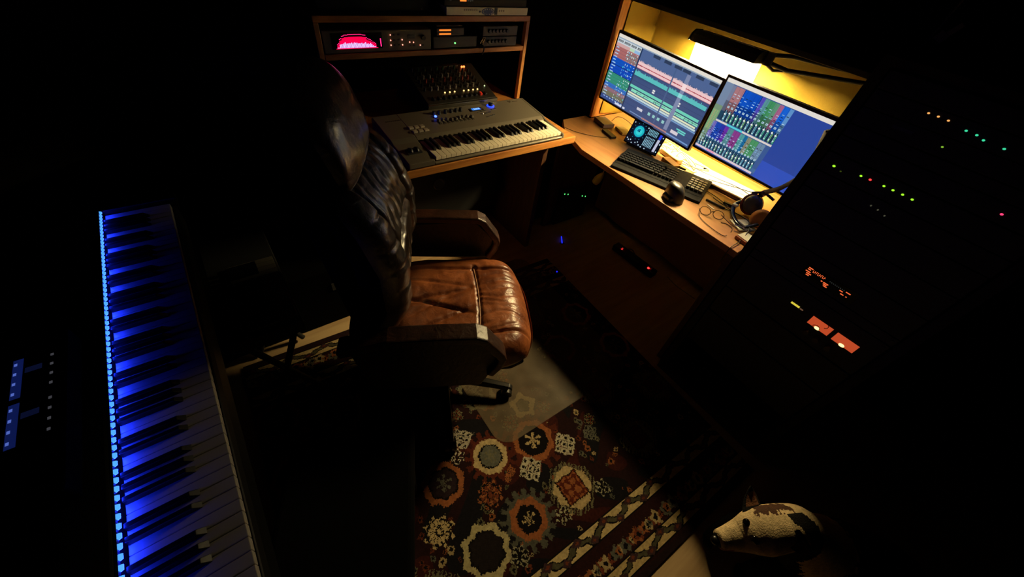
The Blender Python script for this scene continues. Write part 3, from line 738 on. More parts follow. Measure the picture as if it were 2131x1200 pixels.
def seat_fn(s, t, side):
    # s along forward, t lateral
    x = 0.105 + 0.275 * s; hw = 0.262 + 0.012 * (1 - s * s)
    k = 1 - 0.16 * max(0, s) ** 4
    y = hw * t * k
    x -= 0.045 * abs(t) ** 3.2 * max(0, s) ** 1.5
    e = edge(s, t, 6)
    if side > 0:
        z = 0.395 + 0.085 * e + 0.015 * max(0, (abs(y) - 0.15) / 0.11) * e
        fr = max(0, (x - 0.15) / 0.23)
        z += 0.012 * math.exp(-((x - 0.27) / 0.09) ** 2) * e
        z -= 0.050 * max(0, (x - 0.27) / 0.11) ** 2
        z -= 0.011 * groove(x - 0.148 - 0.012 * math.cos(y * 8), 0.007) * (abs(y) < 0.19) * e
        z -= 0.014 * groove(abs(y) - 0.175 + 0.04 * (x - 0.1), 0.008) * e
        # transverse gathers in the front roll, running fore-aft
        g = 0.0
        if x > 0.15 and abs(y) < 0.18:
            for q, (yy, a) in enumerate(((-0.145, .8), (-0.12, .5), (-0.085, 1.2), (-0.05, .5), (-0.02, .8), (0.015, 1.0), (0.05, .6), (0.085, .9), (0.12, .5))):
                g += a * groove(y - yy - 0.012 * math.sin(x * 25 + q), 0.0055 + 0.002 * (q % 2)) * (0.4 + 0.6 * abs(math.sin((x - 0.1) * 14 + q * 0.8)))
            z -= 0.0062 * g * e
        elif x <= 0.15 and abs(y) < 0.18:
            for q, (yy, sl, a) in enumerate(((-0.10, 0.5, 1.1), (-0.035, -0.35, 1.4), (0.03, 0.25, 1.2), (0.09, -0.2, .9), (0.0, 0.6, .6))):
                g += a * groove(y - yy - sl * (x - 0.02), 0.009) * max(0, math.sin((x + 0.14) / 0.28 * PI)) ** 0.5
            z -= 0.010 * g * e
        z += 0.0018 * n2(x * 1.3, y * 1.3) * e
    else:
        z = 0.395 - 0.05 * edge(s, t, 6)
    return (x, y, z)
pillow(seat_fn, 110, 110).build('seat', LSEAT, ch)
# light stitched piping across the seat
pts = []
for i in range(31):
    y = -0.172 + 0.344 * i / 30; x = 0.148 + 0.012 * math.cos(y * 8)
    pts.append((x, y, 0.4755 + 0.004 * math.exp(-((x - .27) / .09) ** 2)))
lab(MB().tube(pts, 0.0024, 6).build('piping', mat('tan_piping', (150, 104, 66), 0.5), ch), 'pale tan piping')
# backrest
def back_cx(z):   # forward position of the front face of the back
    pts = [(0.42, -0.205), (0.55, -0.150), (0.70, -0.090), (0.85, -0.095), (0.97, -0.135), (1.08, -0.195), (1.2, -0.235), (1.32, -0.29)]
    for a, b in zip(pts, pts[1:]):
        if z <= b[0]:
            q = (z - a[0]) / (b[0] - a[0]); q = max(0, q); return a[1] + (b[1] - a[1]) * q
    return pts[-1][1]
def back_fn(s, t, side):
    z = 0.755 + 0.325 * t
    hw = 0.262 - 0.045 * max(0, -t) ** 2 - 0.03 * max(0, t) ** 3
    y = hw * s
    z -= 0.02 * abs(s) ** 3 * max(0, t)
    e = edge(s, t, 6); cx = back_cx(z)
    if side > 0:
        x = cx - 0.060 + 0.060 * e + 0.030 * max(0, (abs(y) - 0.13) / 0.12) ** 0.8 * e
        x -= 0.020 * groove(abs(y) - 0.150, 0.010) * e
        g = 0
        # two rows of gathers fanning out of the middle
        for zc, n_, sp in ((1.00, 6, 0.10), (0.68, 5, 0.10)):
            for k in range(n_):
                yy = -0.12 + 0.24 * k / (n_ - 1)
                d = y - yy * (1 + 1.4 * (zc - z)) - 0.006 * math.sin(z * 60 + k)
                g += groove(d, 0.007) * math.exp(-((z - zc) / sp) ** 2) * (0.6 + 0.4 * math.sin(k * 2.3) ** 2) * (abs(y) < 0.16)
        x -= 0.011 * g * e
        for zz in (0.84, 0.56):
            x -= 0.016 * groove(z - zz - 0.03 * math.cos(y * 9), 0.010) * (abs(y) < 0.15) * e
        if abs(y) >= 0.15:
            for q, zz in enumerate((0.52, 0.60, 0.69, 0.78, 0.86, 0.93, 1.0)):
                x -= 0.006 * groove(z - zz - 0.12 * (abs(y) - 0.2) - 0.01 * math.sin(q), 0.007) * e
        x += 0.002 * n2(z * 1.2, y * 1.2) * e
    else:
        x = cx - 0.060 - 0.085 * e
    return (x, y, z)
pb = pillow(back_fn, 110, 130); rear_mat(pb.build('backrest', LBACK, ch), pb, VELV)
def head_fn(s, t, side):
    z = 1.165 + 0.115 * t
    y = (0.175 - 0.03 * max(0, t) ** 2) * s
    z -= 0.03 * abs(s) ** 2.5 * max(0, t)
    e = edge(s, t, 3.2); cx = back_cx(z) + 0.012
    if side > 0: x = cx - 0.05 + 0.055 * e + 0.0015 * n2(z, y)
    else: x = cx - 0.05 - 0.055 * e
    return (x, y, z)
pb = pillow(head_fn, 50, 50); rear_mat(pb.build('headrest', LBACK, ch), pb, VELV)
MB().prism_y([(-0.20, 0.37), (-0.25, 0.42), (-0.34, 1.05), (-0.30, 1.05), (-0.20, 0.5), (-0.14, 0.42)], -0.2, 0.2).build('back_shell', VELV, ch, bevel=0.01)
MB().prism_y([(-0.19, 0.30), (0.28, 0.315), (0.33, 0.36), (0.30, 0.40), (-0.2, 0.40)], -0.235, 0.235).build('seat_shell', BLKM, ch, bevel=0.012)
for sgn in (1, -1):
    yc = 0.305 * sgn
    so = 0.0 if sgn > 0 else -0.05
    path = [(-0.30, 0.615), (-0.15, 0.662), (0.0, 0.668), (0.165, 0.668), (0.20, 0.650), (0.262, 0.565), (0.272, 0.54), (0.262, 0.49), (0.235, 0.44)]
    path = [(p[0] + (so if p[0] > 0.1 else 0), p[1]) for p in path]
    th = 0.030; up_, dn = [], []
    for i, p in enumerate(path):
        a = Vector(path[max(i - 1, 0)]); b = Vector(path[min(i + 1, len(path) - 1)]); t_ = (b - a).normalized(); n_ = Vector((-t_.y, t_.x))
        up_.append(Vector(p)); dn.append(Vector(p) - n_ * th)
    poly = [tuple(q) for q in up_] + [tuple(q) for q in dn[::-1]]
    lab(MB().prism_y(poly, yc - 0.033, yc + 0.033).build('armrest', LARM, ch, bevel=0.008, seg=3), 'leather-padded armrest with an angular front bend')
    side = [(-0.27, 0.60), (0.155, 0.645), (0.245, 0.545), (0.235, 0.46), (0.20, 0.36), (-0.22, 0.36)] if sgn < 0 else [(-0.27, 0.60), (0.155, 0.645), (0.245, 0.545), (0.235, 0.438), (-0.22, 0.438)]
    side = [(p[0] + (so if p[0] > 0.1 else 0), p[1]) for p in side]
    MB().prism_y(side, yc - 0.014, yc + 0.014).build('arm_panel', LBLK, ch, bevel=0.006)
# base: centre slightly behind the seat middle
bc = ch.matrix_world
inv = TF[ch.name].inverted()
cb_ = inv @ Vector((0.445, 0.80, 0))
MB().cyl((cb_.x, cb_.y, 0.10), (cb_.x, cb_.y, 0.32), 0.026).cyl((cb_.x, cb_.y, 0.06), (cb_.x, cb_.y, 0.14), 0.04, 0.034).build('gas_column', BLKG, ch)
MB().box((cb_.x + 0.02, cb_.y, 0.315), (0.24, 0.14, 0.03)).build('tilt_mechanism', BLKM, ch, bevel=0.004)
for k in range(5):
    a = math.radians(247 + 28 + 72 * k)
    d = Vector((math.cos(a), math.sin(a), 0)); q = Vector((-d.y, d.x, 0)); c0 = Vector((cb_.x, cb_.y, 0))
    mb = MB()
    def sec(r_, wd, z0, z1): return [c0 + d * r_ + q * wd + Vector((0, 0, z0)), c0 + d * r_ - q * wd + Vector((0, 0, z0)), c0 + d * r_ - q * wd * 0.7 + Vector((0, 0, z1)), c0 + d * r_ + q * wd * 0.7 + Vector((0, 0, z1))]
    sA, sB = sec(0.03, 0.024, 0.075, 0.115), sec(0.30, 0.016, 0.062, 0.083)
    mb._add(sA + sB, [(0, 1, 2, 3), (7, 6, 5, 4), (0, 4, 5, 1), (1, 5, 6, 2), (2, 6, 7, 3), (3, 7, 4, 0)])
    leg = mb.build('leg', mat('polished_black_metal', (40, 38, 36), 0.22, metal=0.9), ch, bevel=0.003)
    cpos = c0 + d * 0.295
    cm = MB().cyl(cpos + Vector((0, 0, 0.045)), cpos + Vector((0, 0, 0.064)), 0.006)
    for sg in (-1, 1):
        ctr = cpos + q * 0.014 * sg + Vector((0, 0, 0.0335))
        cm.cyl(ctr - q * 0.009, ctr + q * 0.009, 0.0255, seg=20)
    cm.build('caster', BLK, leg)

# ================================================================ RUG, MAT
def build_rug():
    W_, D_ = 1.72, 1.53
    nx, ny = 688, 612
    cx, cy, rot = 0.565, 0.528, math.radians(-2.6)
    us = (np.arange(nx) + 0.5) / nx * W_ - W_ / 2; vs_ = (np.arange(ny) + 0.5) / ny * D_ - D_ / 2
    U, V = np.meshgrid(us, vs_)
    c, s = math.cos(rot), math.sin(rot)
    rs = np.random.RandomState(5)
    # wobble so motif outlines are woven, not ruled
    UU = U + 0.0035 * np.sin(V * 140) * np.sin(U * 95 + 1) + 0.0022 * np.sin(U * 410 + 3 * np.sin(V * 230)); VV = V + 0.0035 * np.sin(U * 120 + 2) * np.sin(V * 77) + 0.0022 * np.sin(V * 390 + 3 * np.sin(U * 260))
    C = np.zeros((ny, nx, 3))
    L = lambda r, g, b: np.array(lin((r, g, b)))
    navy, wine, rust, cream, olive, dark, orange, grey = L(20, 18, 22), L(48, 20, 18), L(104, 52, 34), L(178, 156, 114), L(102, 98, 76), L(16, 12, 12), L(142, 84, 50), L(92, 92, 82)
    C[:] = L(34, 16, 17)
    nz = np.sin(U * 19 + 2 * np.sin(V * 13)) * np.sin(V * 17 + 1.4 * np.sin(U * 11))
    C[nz > 0.2] = navy; C[nz < -0.6] = L(54, 22, 19)
    def loc(x, y):   # world to rug
        dx, dy = x - cx, y - cy; return dx * c + dy * s, -dx * s + dy * c
    def polar(x, y):
        u0, v0 = loc(x, y); du, dv = UU - u0, VV - v0
        return np.hypot(du, dv), np.arctan2(dv, du), du, dv
    def ring(x, y, r, colr, inner, w_=0.4, lobes=8, jag=0.06, mid=None, petals=None, halo=None):
        rr, th, du, dv = polar(x, y)
        R_ = r * (1 + jag * np.cos(lobes * th))
        if halo is not None:
            Rh = r * 1.32 * (1 + 0.13 * np.sign(np.cos(lobes * 2.0 * th)))
            C[(rr < Rh) & (rr >= R_)] = halo
        C[rr < R_] = colr
        C[rr < R_ * (1 - w_) * 1.12] = dark
        C[rr < R_ * (1 - w_)] = inner
        if mid is not None:
            k = (1 - w_) * 0.62
            C[(rr < R_ * k) & (np.cos(6 * th) * 0.5 + 0.62 > rr / (R_ * k + 1e-9) * 0.9) & (np.abs(np.sin(3 * th + 40 * rr)) > 0.35)] = mid
    def flower(x, y, r, a, b, lobes=8):
        rr, th, du, dv = polar(x, y)
        pet = np.abs(np.cos(lobes / 2 * th))
        C[rr < r * (0.86 + 0.14 * np.cos(lobes * th))] = a
        C[(rr < r * 0.84) & (pet > 0.55)] = dark
        C[(rr < r * 0.70) & (pet > 0.80)] = b
        C[rr < r * 0.28] = dark
        C[rr < r * 0.17] = b
    def square(x, y, r, a, b):
        rr, th, du, dv = polar(x, y)
        m = np.maximum(np.abs(du), np.abs(dv)); m2 = np.maximum(m, (np.abs(du) + np.abs(dv)) * 0.75)
        tooth = r * 1.14 + 0.010 * np.sign(np.sin((du - dv) * 330))
        C[m2 < tooth] = olive; C[m2 < r] = a; C[m < r * 0.66] = dark; C[m < r * 0.60] = L(84, 34, 22)
        g = (np.abs(np.sin(du * PI / (r * 0.40))) * np.abs(np.sin(dv * PI / (r * 0.40))))
        C[(m < r * 0.56) & (g > 0.35)] = b
    def diamond_cluster(x, y, r, a, b):
        u0, v0 = loc(x, y)
        for (p, q) in ((0, 1), (1, 0), (0, -1), (-1, 0), (.55, .55), (-.55, .55), (.55, -.55), (-.55, -.55), (0, 0)):
            du, dv = UU - u0 - p * r * .75, VV - v0 - q * r * .75; m = np.abs(du) + np.abs(dv)
            C[m < r * 0.36] = a; C[m < r * 0.17] = b
    # field scatter first
    for i in range(520):
        u0, v0 = rs.uniform(-W_ / 2, W_ / 2), rs.uniform(-0.53, 0.53); r = rs.uniform(0.006, 0.014)
        du, dv = UU - u0, VV - v0
        m = (np.abs(du) + np.abs(dv)) if i % 2 else np.hypot(du, dv)
        col = (cream, rust, olive, grey, orange)[rs.randint(5)]
        C[m < r] = col * 0.8; C[m < r * 0.5] = dark
    # medallions on a lattice, plus the ones the light falls on
    ring(0.449, 0.409, 0.072, cream, grey, 0.40, 8, 0.05, mid=olive, halo=L(82, 36, 25))
    ring(0.240, 0.423, 0.080, orange, L(40, 28, 32), 0.36, 7, 0.04, mid=grey, halo=None)
    flower(0.368, 0.289, 0.052, orange, rust, 8)
    square(0.656, 0.128, 0.078, cream, orange)
    ring(0.443, 0.140, 0.072, orange, dark, 0.42, 8, 0.05, mid=cream, halo=grey * 0.7)
    flower(0.150, 0.290, 0.055, cream, cream, 8)
    ring(0.258, 0.145, 0.086, L(170, 158, 118), L(30, 24, 24), 0.34, 8, 0.07, mid=None, halo=None)
    ring(0.640, 0.365, 0.088, orange, dark, 0.34, 8, 0.04, mid=cream, halo=L(76, 34, 24))
    diamond_cluster(0.560, 0.278, 0.050, L(176, 168, 146), dark)
    diamond_cluster(0.745, 0.275, 0.050, L(176, 168, 146), dark)
    diamond_cluster(0.385, 0.535, 0.045, L(166, 158, 140), dark)
    flower(0.335, 0.480, 0.030, L(186, 178, 160), wine, 6)
    flower(0.560, 0.075, 0.032, L(160, 156, 130), wine, 6)
    flower(0.345, 0.065, 0.036, L(150, 146, 122), dark, 8)
    flower(0.760, 0.060, 0.032, L(150, 146, 122), dark, 6)
    ring(0.70, 0.515, 0.055, cream * 0.6, olive * 0.6, 0.5, 5, 0.16); flower(0.60, 0.480, 0.04, olive, rust); flower(0.775, 0.455, 0.035, rust, olive); ring(0.575, 0.625, 0.05, orange * .7, cream * .7, 0.4)
    for i in range(4):
        diamond_cluster(0.46 + i * 0.010, 0.30 + i * 0.006, 0.016, orange, dark)
    for (x, y) in ((1.063, .669), (1.06, .392), (1.05, .117), (1.33, .25), (1.34, .53), (1.30, .80), (1.06, .93), (.80, .80), (.55, .68), (.80, 1.06), (.52, .95), (.28, .80), (.25, 1.04), (.05, .62), (.02, .9), (-.2, .75), (-.22, .4), (-.2, 1.0), (1.6, .4), (1.6, .7), (0.0, 0.42), (0.05, 0.12), (-0.2, 0.1)):
        if rs.rand() < 0.5: ring(x, y, 0.082, (cream, orange, olive)[rs.randint(3)], dark, 0.3, 8, 0.05, mid=grey)
        else: square(x, y, 0.07, olive, rust)
    for i in range(60):
        x, y = rs.uniform(-0.6, 1.8), rs.uniform(0.0, 1.05)
        if 0.1 < x < 0.86 and y < 0.6: continue
        if rs.rand() < .5: flower(x, y, 0.03, olive, rust, 6)
        else: diamond_cluster(x, y, 0.035, grey, dark)
    # borders: cream band, dark band, cream band, outer edge
    A = np.abs(V)
    def band(v0, hw, base, f):
        m = np.abs(A - v0) < hw; C[m] = base
        t = (A - v0) / hw
        C[m & (np.abs(np.abs(t) - 0.93) < 0.08)] = dark
        ph = UU * f
        zig = 0.55 * (2 * np.abs(2 * (ph - np.floor(ph + 0.5))) - 1)
        wv = 0.10 * np.sin(UU * 160)
        C[m & (np.abs(t - zig) < 0.44 + wv)] = dark
        C[m & (np.abs(t - zig) < 0.28 + wv)] = olive * 0.55
        fr = ph - np.floor(ph) - 0.5
        for off, tt in ((0.0, 0.45), (0.5, -0.45)):
            f2 = ph + off - np.floor(ph + off) - 0.5
            dd = np.abs(f2) / 0.17 + np.abs(t - tt) / 0.55
            C[m & (dd < 1.0)] = L(60, 40, 44); C[m & (dd < 0.4)] = rust
    m = (A > 0.535); C[m] = L(40, 18, 18)
    for i in range(150):
        u0 = -W_ / 2 + (i + 0.5) * W_ / 75 * 0.5; 
        for sg in (-1, 1):
            v0 = sg * (0.645 + 0.018 * math.sin(i * 2.1)); du, dv = UU - u0, VV - v0
            r = 0.016 + 0.007 * math.sin(i * 1.3) ; rr = np.hypot(du, dv); th = np.arctan2(dv, du)
            if i % 3 == 2: continue
            col = (cream * .8, rust, orange, grey)[(i * 7 + sg) % 4]
            C[rr < r * (1 + .2 * np.cos(5 * th))] = col; C[rr < r * 0.45] = dark
    band(0.565, 0.030, L(190, 168, 122), 7.4)
    band(0.708, 0.027, L(184, 160, 112), 6.6)
    C[A > 0.742] = L(34, 20, 20)
    # mesh
    gx = np.linspace(-W_ / 2, W_ / 2, nx + 1); gy = np.linspace(-D_ / 2, D_ / 2, ny + 1)
    GX, GY = np.meshgrid(gx, gy)
    verts = np.stack([GX, GY, np.full_like(GX, 0.008)], -1).reshape(-1, 3)
    idx = np.arange((nx + 1) * (ny + 1)).reshape(ny + 1, nx + 1)
    faces = np.stack([idx[:-1, :-1], idx[:-1, 1:], idx[1:, 1:], idx[1:, :-1]], -1).reshape(-1, 4)
    nv, nf = len(verts), len(faces)
    # skirt down to the floor
    me = bpy.data.meshes.new('patterned_rug')
    sk = np.array([[-W_ / 2, -D_ / 2, 0.0005], [W_ / 2, -D_ / 2, 0.0005], [W_ / 2, D_ / 2, 0.0005], [-W_ / 2, D_ / 2, 0.0005]])
    corner = [idx[0, 0], idx[0, -1], idx[-1, -1], idx[-1, 0]]
    skf = np.array([[nv + i, nv + (i + 1) % 4, corner[(i + 1) % 4], corner[i]] for i in range(4)] + [[nv + 3, nv + 2, nv + 1, nv]])
    verts = np.vstack([verts, sk]); faces = np.vstack([faces, skf])
    me.vertices.add(len(verts)); me.vertices.foreach_set('co', verts.ravel())
    me.loops.add(faces.size); me.loops.foreach_set('vertex_index', faces.ravel().astype(np.int32))
    me.polygons.add(len(faces)); me.polygons.foreach_set('loop_start', np.arange(len(faces), dtype=np.int32) * 4)
    me.update(calc_edges=True); me.validate()
    ca = me.color_attributes.new('Col', 'FLOAT_COLOR', 'CORNER')
    fc = np.vstack([C.reshape(-1, 3), np.tile(np.array(lin((34, 20, 20))), (5, 1))])
    fc = np.hstack([fc, np.ones((len(fc), 1))])
    ca.data.foreach_set('color', np.repeat(fc, 4, axis=0).ravel())
    me.materials.append(attr_mat('rug_pile', 0.95, 0.5, 700, 0.1))
    o = bpy.data.objects.new('patterned_rug', me); COL.objects.link(o)
    o.location = (cx, cy, 0); o.rotation_euler = (0, 0, rot)
    tag(o, 'dark red and navy rug with cream medallions and two cream border bands', 'rug')
build_rug()

def frosted():
    m = bpy.data.materials.new('frosted_plastic'); m.use_nodes = True
    nt = m.node_tree; nt.nodes.clear()
    out = nt.nodes.new('ShaderNodeOutputMaterial')
    tr = nt.nodes.new('ShaderNodeBsdfTransparent'); tr.inputs['Color'].default_value = (0.86, 0.86, 0.84, 1)
    gl = nt.nodes.new('ShaderNodeBsdfPrincipled'); gl.inputs['Base Color'].default_value = (0.46, 0.33, 0.19, 1); gl.inputs['Roughness'].default_value = 0.42
    tl = nt.nodes.new('ShaderNodeTexCoord'); n = nt.nodes.new('ShaderNodeTexNoise'); n.inputs['Scale'].default_value = 14
    mr = nt.nodes.new('ShaderNodeMapRange'); mr.inputs['To Min'].default_value = 0.04; mr.inputs['To Max'].default_value = 0.20
    nt.links.new(tl.outputs['Object'], n.inputs['Vector']); nt.links.new(n.outputs['Fac'], mr.inputs['Value'])
    mx = nt.nodes.new('ShaderNodeMixShader')
    nt.links.new(mr.outputs['Result'], mx.inputs['Fac']); nt.links.new(tr.outputs[0], mx.inputs[1]); nt.links.new(gl.outputs[0], mx.inputs[2])
    nt.links.new(mx.outputs[0], out.inputs['Surface'])
    return m
def rrect(x0, y0, x1, y1, r, n=8):
    out = []
    for (cx, cy, a0) in ((x1 - r, y1 - r, 0), (x0 + r, y1 - r, 90), (x0 + r, y0 + r, 180), (x1 - r, y0 + r, 270)):
        for k in range(n + 1):
            a = math.radians(a0 + 90 * k / n); out.append((cx + r * math.cos(a), cy + r * math.sin(a)))
    return out
cmt = MB().prism(rrect(0, 0, 0.80, 0.95, 0.075), 0, 0.0022).build('chair_mat', frosted())
cmt.location = (0.505, 0.405, 0.0085); cmt.rotation_euler = (0, 0, math.radians(-1))
tag(cmt, 'translucent plastic floor mat with rounded corner lying on the rug beside the chair', 'floor mat')

# ================================================================ DIGITAL PIANO (left)
pn = thing('digital_piano', 'black digital piano along the left with a blue light strip above its keys', 'piano', (-0.36, 0.80, 0))
sec = [(-0.60, 0.66), (-0.19, 0.66), (-0.182, 0.70), (-0.182, 0.765), (-0.188, 0.783), (-0.345, 0.783), (-0.352, 0.822), (-0.40, 0.845), (-0.60, 0.845)]
MB().prism_y([(p[0], p[1]) for p in sec], 0.12, 1.44).build('body', PIANOBLK, pn, bevel=0.004, world=True)
MB().cb((-0.345, 1.405, 0.783), (-0.17, 1.44, 0.815)).build('cheek_block', PIANOBLK, pn, bevel=0.003, world=True)
MB().cb((-0.58, 1.40, 0), (-0.30, 1.43, 0.66)).build('leg_panel', PIANOBLK, pn, world=True)
MB().cb((-0.58, 0.14, 0), (-0.30, 0.17, 0.66)).build('leg_panel', PIANOBLK, pn, world=True)
ww = 0.0235; ytop = 1.402; PW = mat('piano_white', (206, 200, 190), 0.3)
NW = 52
def wk_index(k): return k % 7     # 0=C 1=B 2=A 3=G 4=F 5=E 6=D going down from the top C
for k in range(NW):
    y1_ = ytop - k * ww
    MB().cb((-0.343, y1_ - ww + 0.0005, 0.784), (-0.190, y1_ - 0.0005, 0.800)).build('white_key', PW, pn, bevel=0.0014, world=True)
for k in range(NW - 1):
    if wk_index(k) in (0, 4): continue    # no black key between C-B and F-E
    yc = ytop - (k + 1) * ww
    mb = MB()
    a, b, z0_, z1_ = yc - 0.0068, yc + 0.0068, 0.7995, 0.812
    i = 0.0022
    vs = [(-0.342, a, z0_), (-0.242, a, z0_), (-0.242, b, z0_), (-0.342, b, z0_), (-0.342, a + i, z1_), (-0.254, a + i, z1_), (-0.254, b - i, z1_), (-0.342, b - i, z1_)]
    mb._add(vs, [(3, 2, 1, 0), (4, 5, 6, 7), (0, 1, 5, 4), (1, 2, 6, 5), (2, 3, 7, 6), (3, 0, 4, 7)])
    mb.build('black_key', KEYBLK, pn, bevel=0.001, world=True)
stripm = emit('blue_strip', (50, 90, 255), 1.0)
bs = stripm.node_tree.nodes['Principled BSDF']
bs.inputs['Emission Color'].default_value = (0.006, 0.02, 1.0, 1); bs.inputs['Emission Strength'].default_value = 85
MB().cb((-0.3515, 0.13, 0.8135), (-0.3475, 1.402, 0.8205)).build('strip_backing', mat('strip_tape', (50, 60, 130), 0.5), pn, world=True)
mb = MB(); mt = MB(); y = 0.135
while y < 1.398:
    a, b = y, y + 0.0085
    mb._add([(-0.3474, a, 0.8135), (-0.3474, b, 0.8135), (-0.3425, b, 0.8160), (-0.3425, a, 0.8160)], [(0, 1, 2, 3)])
    mt.prism_y([(-0.3474, 0.8140), (-0.3474, 0.8200), (-0.3435, 0.8185), (-0.3425, 0.8163)], a, b); y += 0.0167
mb.build('light_strip', stripm, pn, world=True)
mt.build('strip_diffuser', emit('pale_blue_glow', (84, 176, 255), 1.0), pn, world=True)

# ================================================================ SYNTH WITH TWO SMALL BLUE DISPLAYS (on the piano)
sy = thing('desktop_synth', 'black synthesizer on the piano lid with two small blue displays', 'synthesizer', (-0.48, 0.70, 0.846))
MB().cb((-0.585, 0.50, 0.846), (-0.372, 0.86, 0.893)).build('casing', VELV, sy, bevel=0.004, world=True)
sb = emit('dim_blue_display', (34, 54, 150), 0.22)
sbd = emit('dim_blue_dots', (110, 140, 255), 0.5)
for y0_, y1_ in ((0.708, 0.800), (0.607, 0.696)):
    MB().cb((-0.455, y0_ - 0.003, 0.8925), (-0.378, y1_ + 0.003, 0.8975)).build('display_frame', BLKG, sy, world=True)
    MB().cb((-0.440, y0_, 0.897), (-0.427, y1_, 0.898)).build('display_bar', sb, sy, world=True)
    MB().cb((-0.424, (y0_ + y1_) / 2 + 0.008, 0.897), (-0.402, (y0_ + y1_) / 2 + 0.020, 0.898)).build('display_block', emit('faint_blue', (30, 40, 90), 0.18), sy, world=True)
    mb = MB()
    for k in range(4):
        yy = y0_ + (y1_ - y0_) * (0.12 + 0.25 * k)
        mb.cb((-0.4385, yy - 0.003, 0.8981), (-0.4345, yy + 0.003, 0.8984))
    mb.build('display_figures', sbd, sy, world=True)
    for k in range(4):
        yy = y0_ + (y1_ - y0_) * (0.12 + 0.25 * k)
        MB().cb((-0.391, yy - 0.0025, 0.897), (-0.387, yy + 0.0025, 0.8985)).build('lit_button', emit('grey_dot', (120, 120, 130), 0.22), sy, world=True)

fc_ = thing('flight_case', 'black low case standing on the floor strip behind the patterned rug', 'case', (0.05, 1.6, 0))
MB().cb((-0.29, 1.395, 0.001), (0.37, 1.78, 0.34)).build('casing', VELV, fc_, bevel=0.008, world=True)
for x_ in (-0.15, 0.22): MB().cb((x_ - 0.03, 1.389, 0.22), (x_ + 0.03, 1.396, 0.26)).build('latch', DGREY, fc_, world=True)
# lower dark keyboard between piano and chair
lk = thing('stage_keyboard', 'black keyboard on a low stand between the piano and the chair back', 'keyboard', (-0.02, 1.35, 0))
MB().cb((-0.20, 0.98, 0.49), (0.02, 1.62, 0.545)).build('body', BLKM, lk, bevel=0.004, world=True)
for k in range(14):
    y = 1.00 + k * 0.0236
    MB().cb((-0.135, y + 0.0006, 0.545), (0.012, y + 0.023, 0.556)).build('white_key', mat('grey_key', (90, 86, 78), 0.35), lk, bevel=0.001, world=True)
for k in range(13):
    if k % 7 in (2, 6): continue
    y = 1.00 + (k + 1) * 0.0236
    MB().cb((-0.135, y - 0.0065, 0.556), (-0.045, y + 0.0065, 0.567)).build('black_key', KEYBLK, lk, bevel=0.001, world=True)
for y in (1.05, 1.36):
    MB().tube([(-0.18, y, 0.02), (0.0, y, 0.47)], 0.012).tube([(0.0, y, 0.02), (-0.18, y, 0.47)], 0.012).build('stand_leg', BLKM, lk, world=True)
MB().cb((-0.20, 1.04, 0.465), (0.02, 1.06, 0.489)).cb((-0.20, 1.35, 0.465), (0.02, 1.37, 0.489)).build('stand_bar', BLKM, lk, world=True)

bn = thing('piano_bench', 'black padded piano bench in the near dark beside the rug medallions', 'bench', (-0.09, 0.32, 0), math.radians(-26))
MB().box((0, 0, 0.455), (0.33, 0.52, 0.06)).build('cushion', mat('bench_vinyl', (4, 4, 4), 0.9, spec=0.1), bn, bevel=0.015, seg=3)
MB().box((0, 0, 0.40), (0.31, 0.50, 0.05)).build('frame', BLKM, bn)
for a in (-1, 1):
    for b in (-1, 1):
        MB().box((a * 0.135, b * 0.225, 0.192), (0.035, 0.035, 0.366)).build('leg', BLKM, bn)

# ================================================================ THINGS ON THE CORNER DESK
DZ = 0.7505
pk = thing('computer_keyboard', 'black computer keyboard at the front of the desk, number keys at its right coloured lighter for lamp gleam', 'keyboard', (1.71, 0.885, DZ), math.radians(-70.5))
mb = MB(); sideprof(-0.225, 0.225, [(-0.088, 0.0), (-0.090, 0.012), (-0.075, 0.018), (0.07, 0.030), (0.085, 0.028), (0.087, 0.0)], mb)
mb.build('casing', mat('keyboard_black', (8, 8, 9), 0.7, spec=0.2), pk, bevel=0.003)
keym = mat('keycap', (10, 10, 11), 0.6, spec=0.25)
for r_ in range(5):
    for c_ in range(15):
        if c_ == 11 and r_ in (1, 2, 3): continue
        x = -0.213 + c_ * 0.0195 + (0.004 * r_ if c_ < 11 else 0); y = -0.062 + r_ * 0.0205
        if r_ == 0 and 4 <= c_ <= 8:
            if c_ != 6: continue
            MB().box((x, y, 0.027 + 0.0009 * r_ * 2), (0.10, 0.0165, 0.009)).build('key', keym, pk, bevel=0.0015, world=False); continue
        MB().box((x, y, 0.027 + 0.0018 * r_), (0.0165, 0.0165, 0.009)).build('key', keym, pk, bevel=0.0015)
for r_ in range(5):
    for c_ in range(4):
        x = 0.142 + c_ * 0.0200; y = -0.062 + r_ * 0.0205
        MB().box((x, y, 0.027 + 0.0018 * r_), (0.0165, 0.0165, 0.009)).build('number_key', mat('gleam_keycap', (58, 56, 50), 0.35), pk, bevel=0.0015)  # lamp gleam put into the lighter colour of these caps
MB().box((0.07, 0.068, 0.0315), (0.04, 0.005, 0.001)).build('badge', CHROME, pk)
MB().box((0.0, -0.11, 0.006), (0.45, 0.045, 0.012)).build('palm_rest', MATS['keyboard_black'], pk, bevel=0.004)

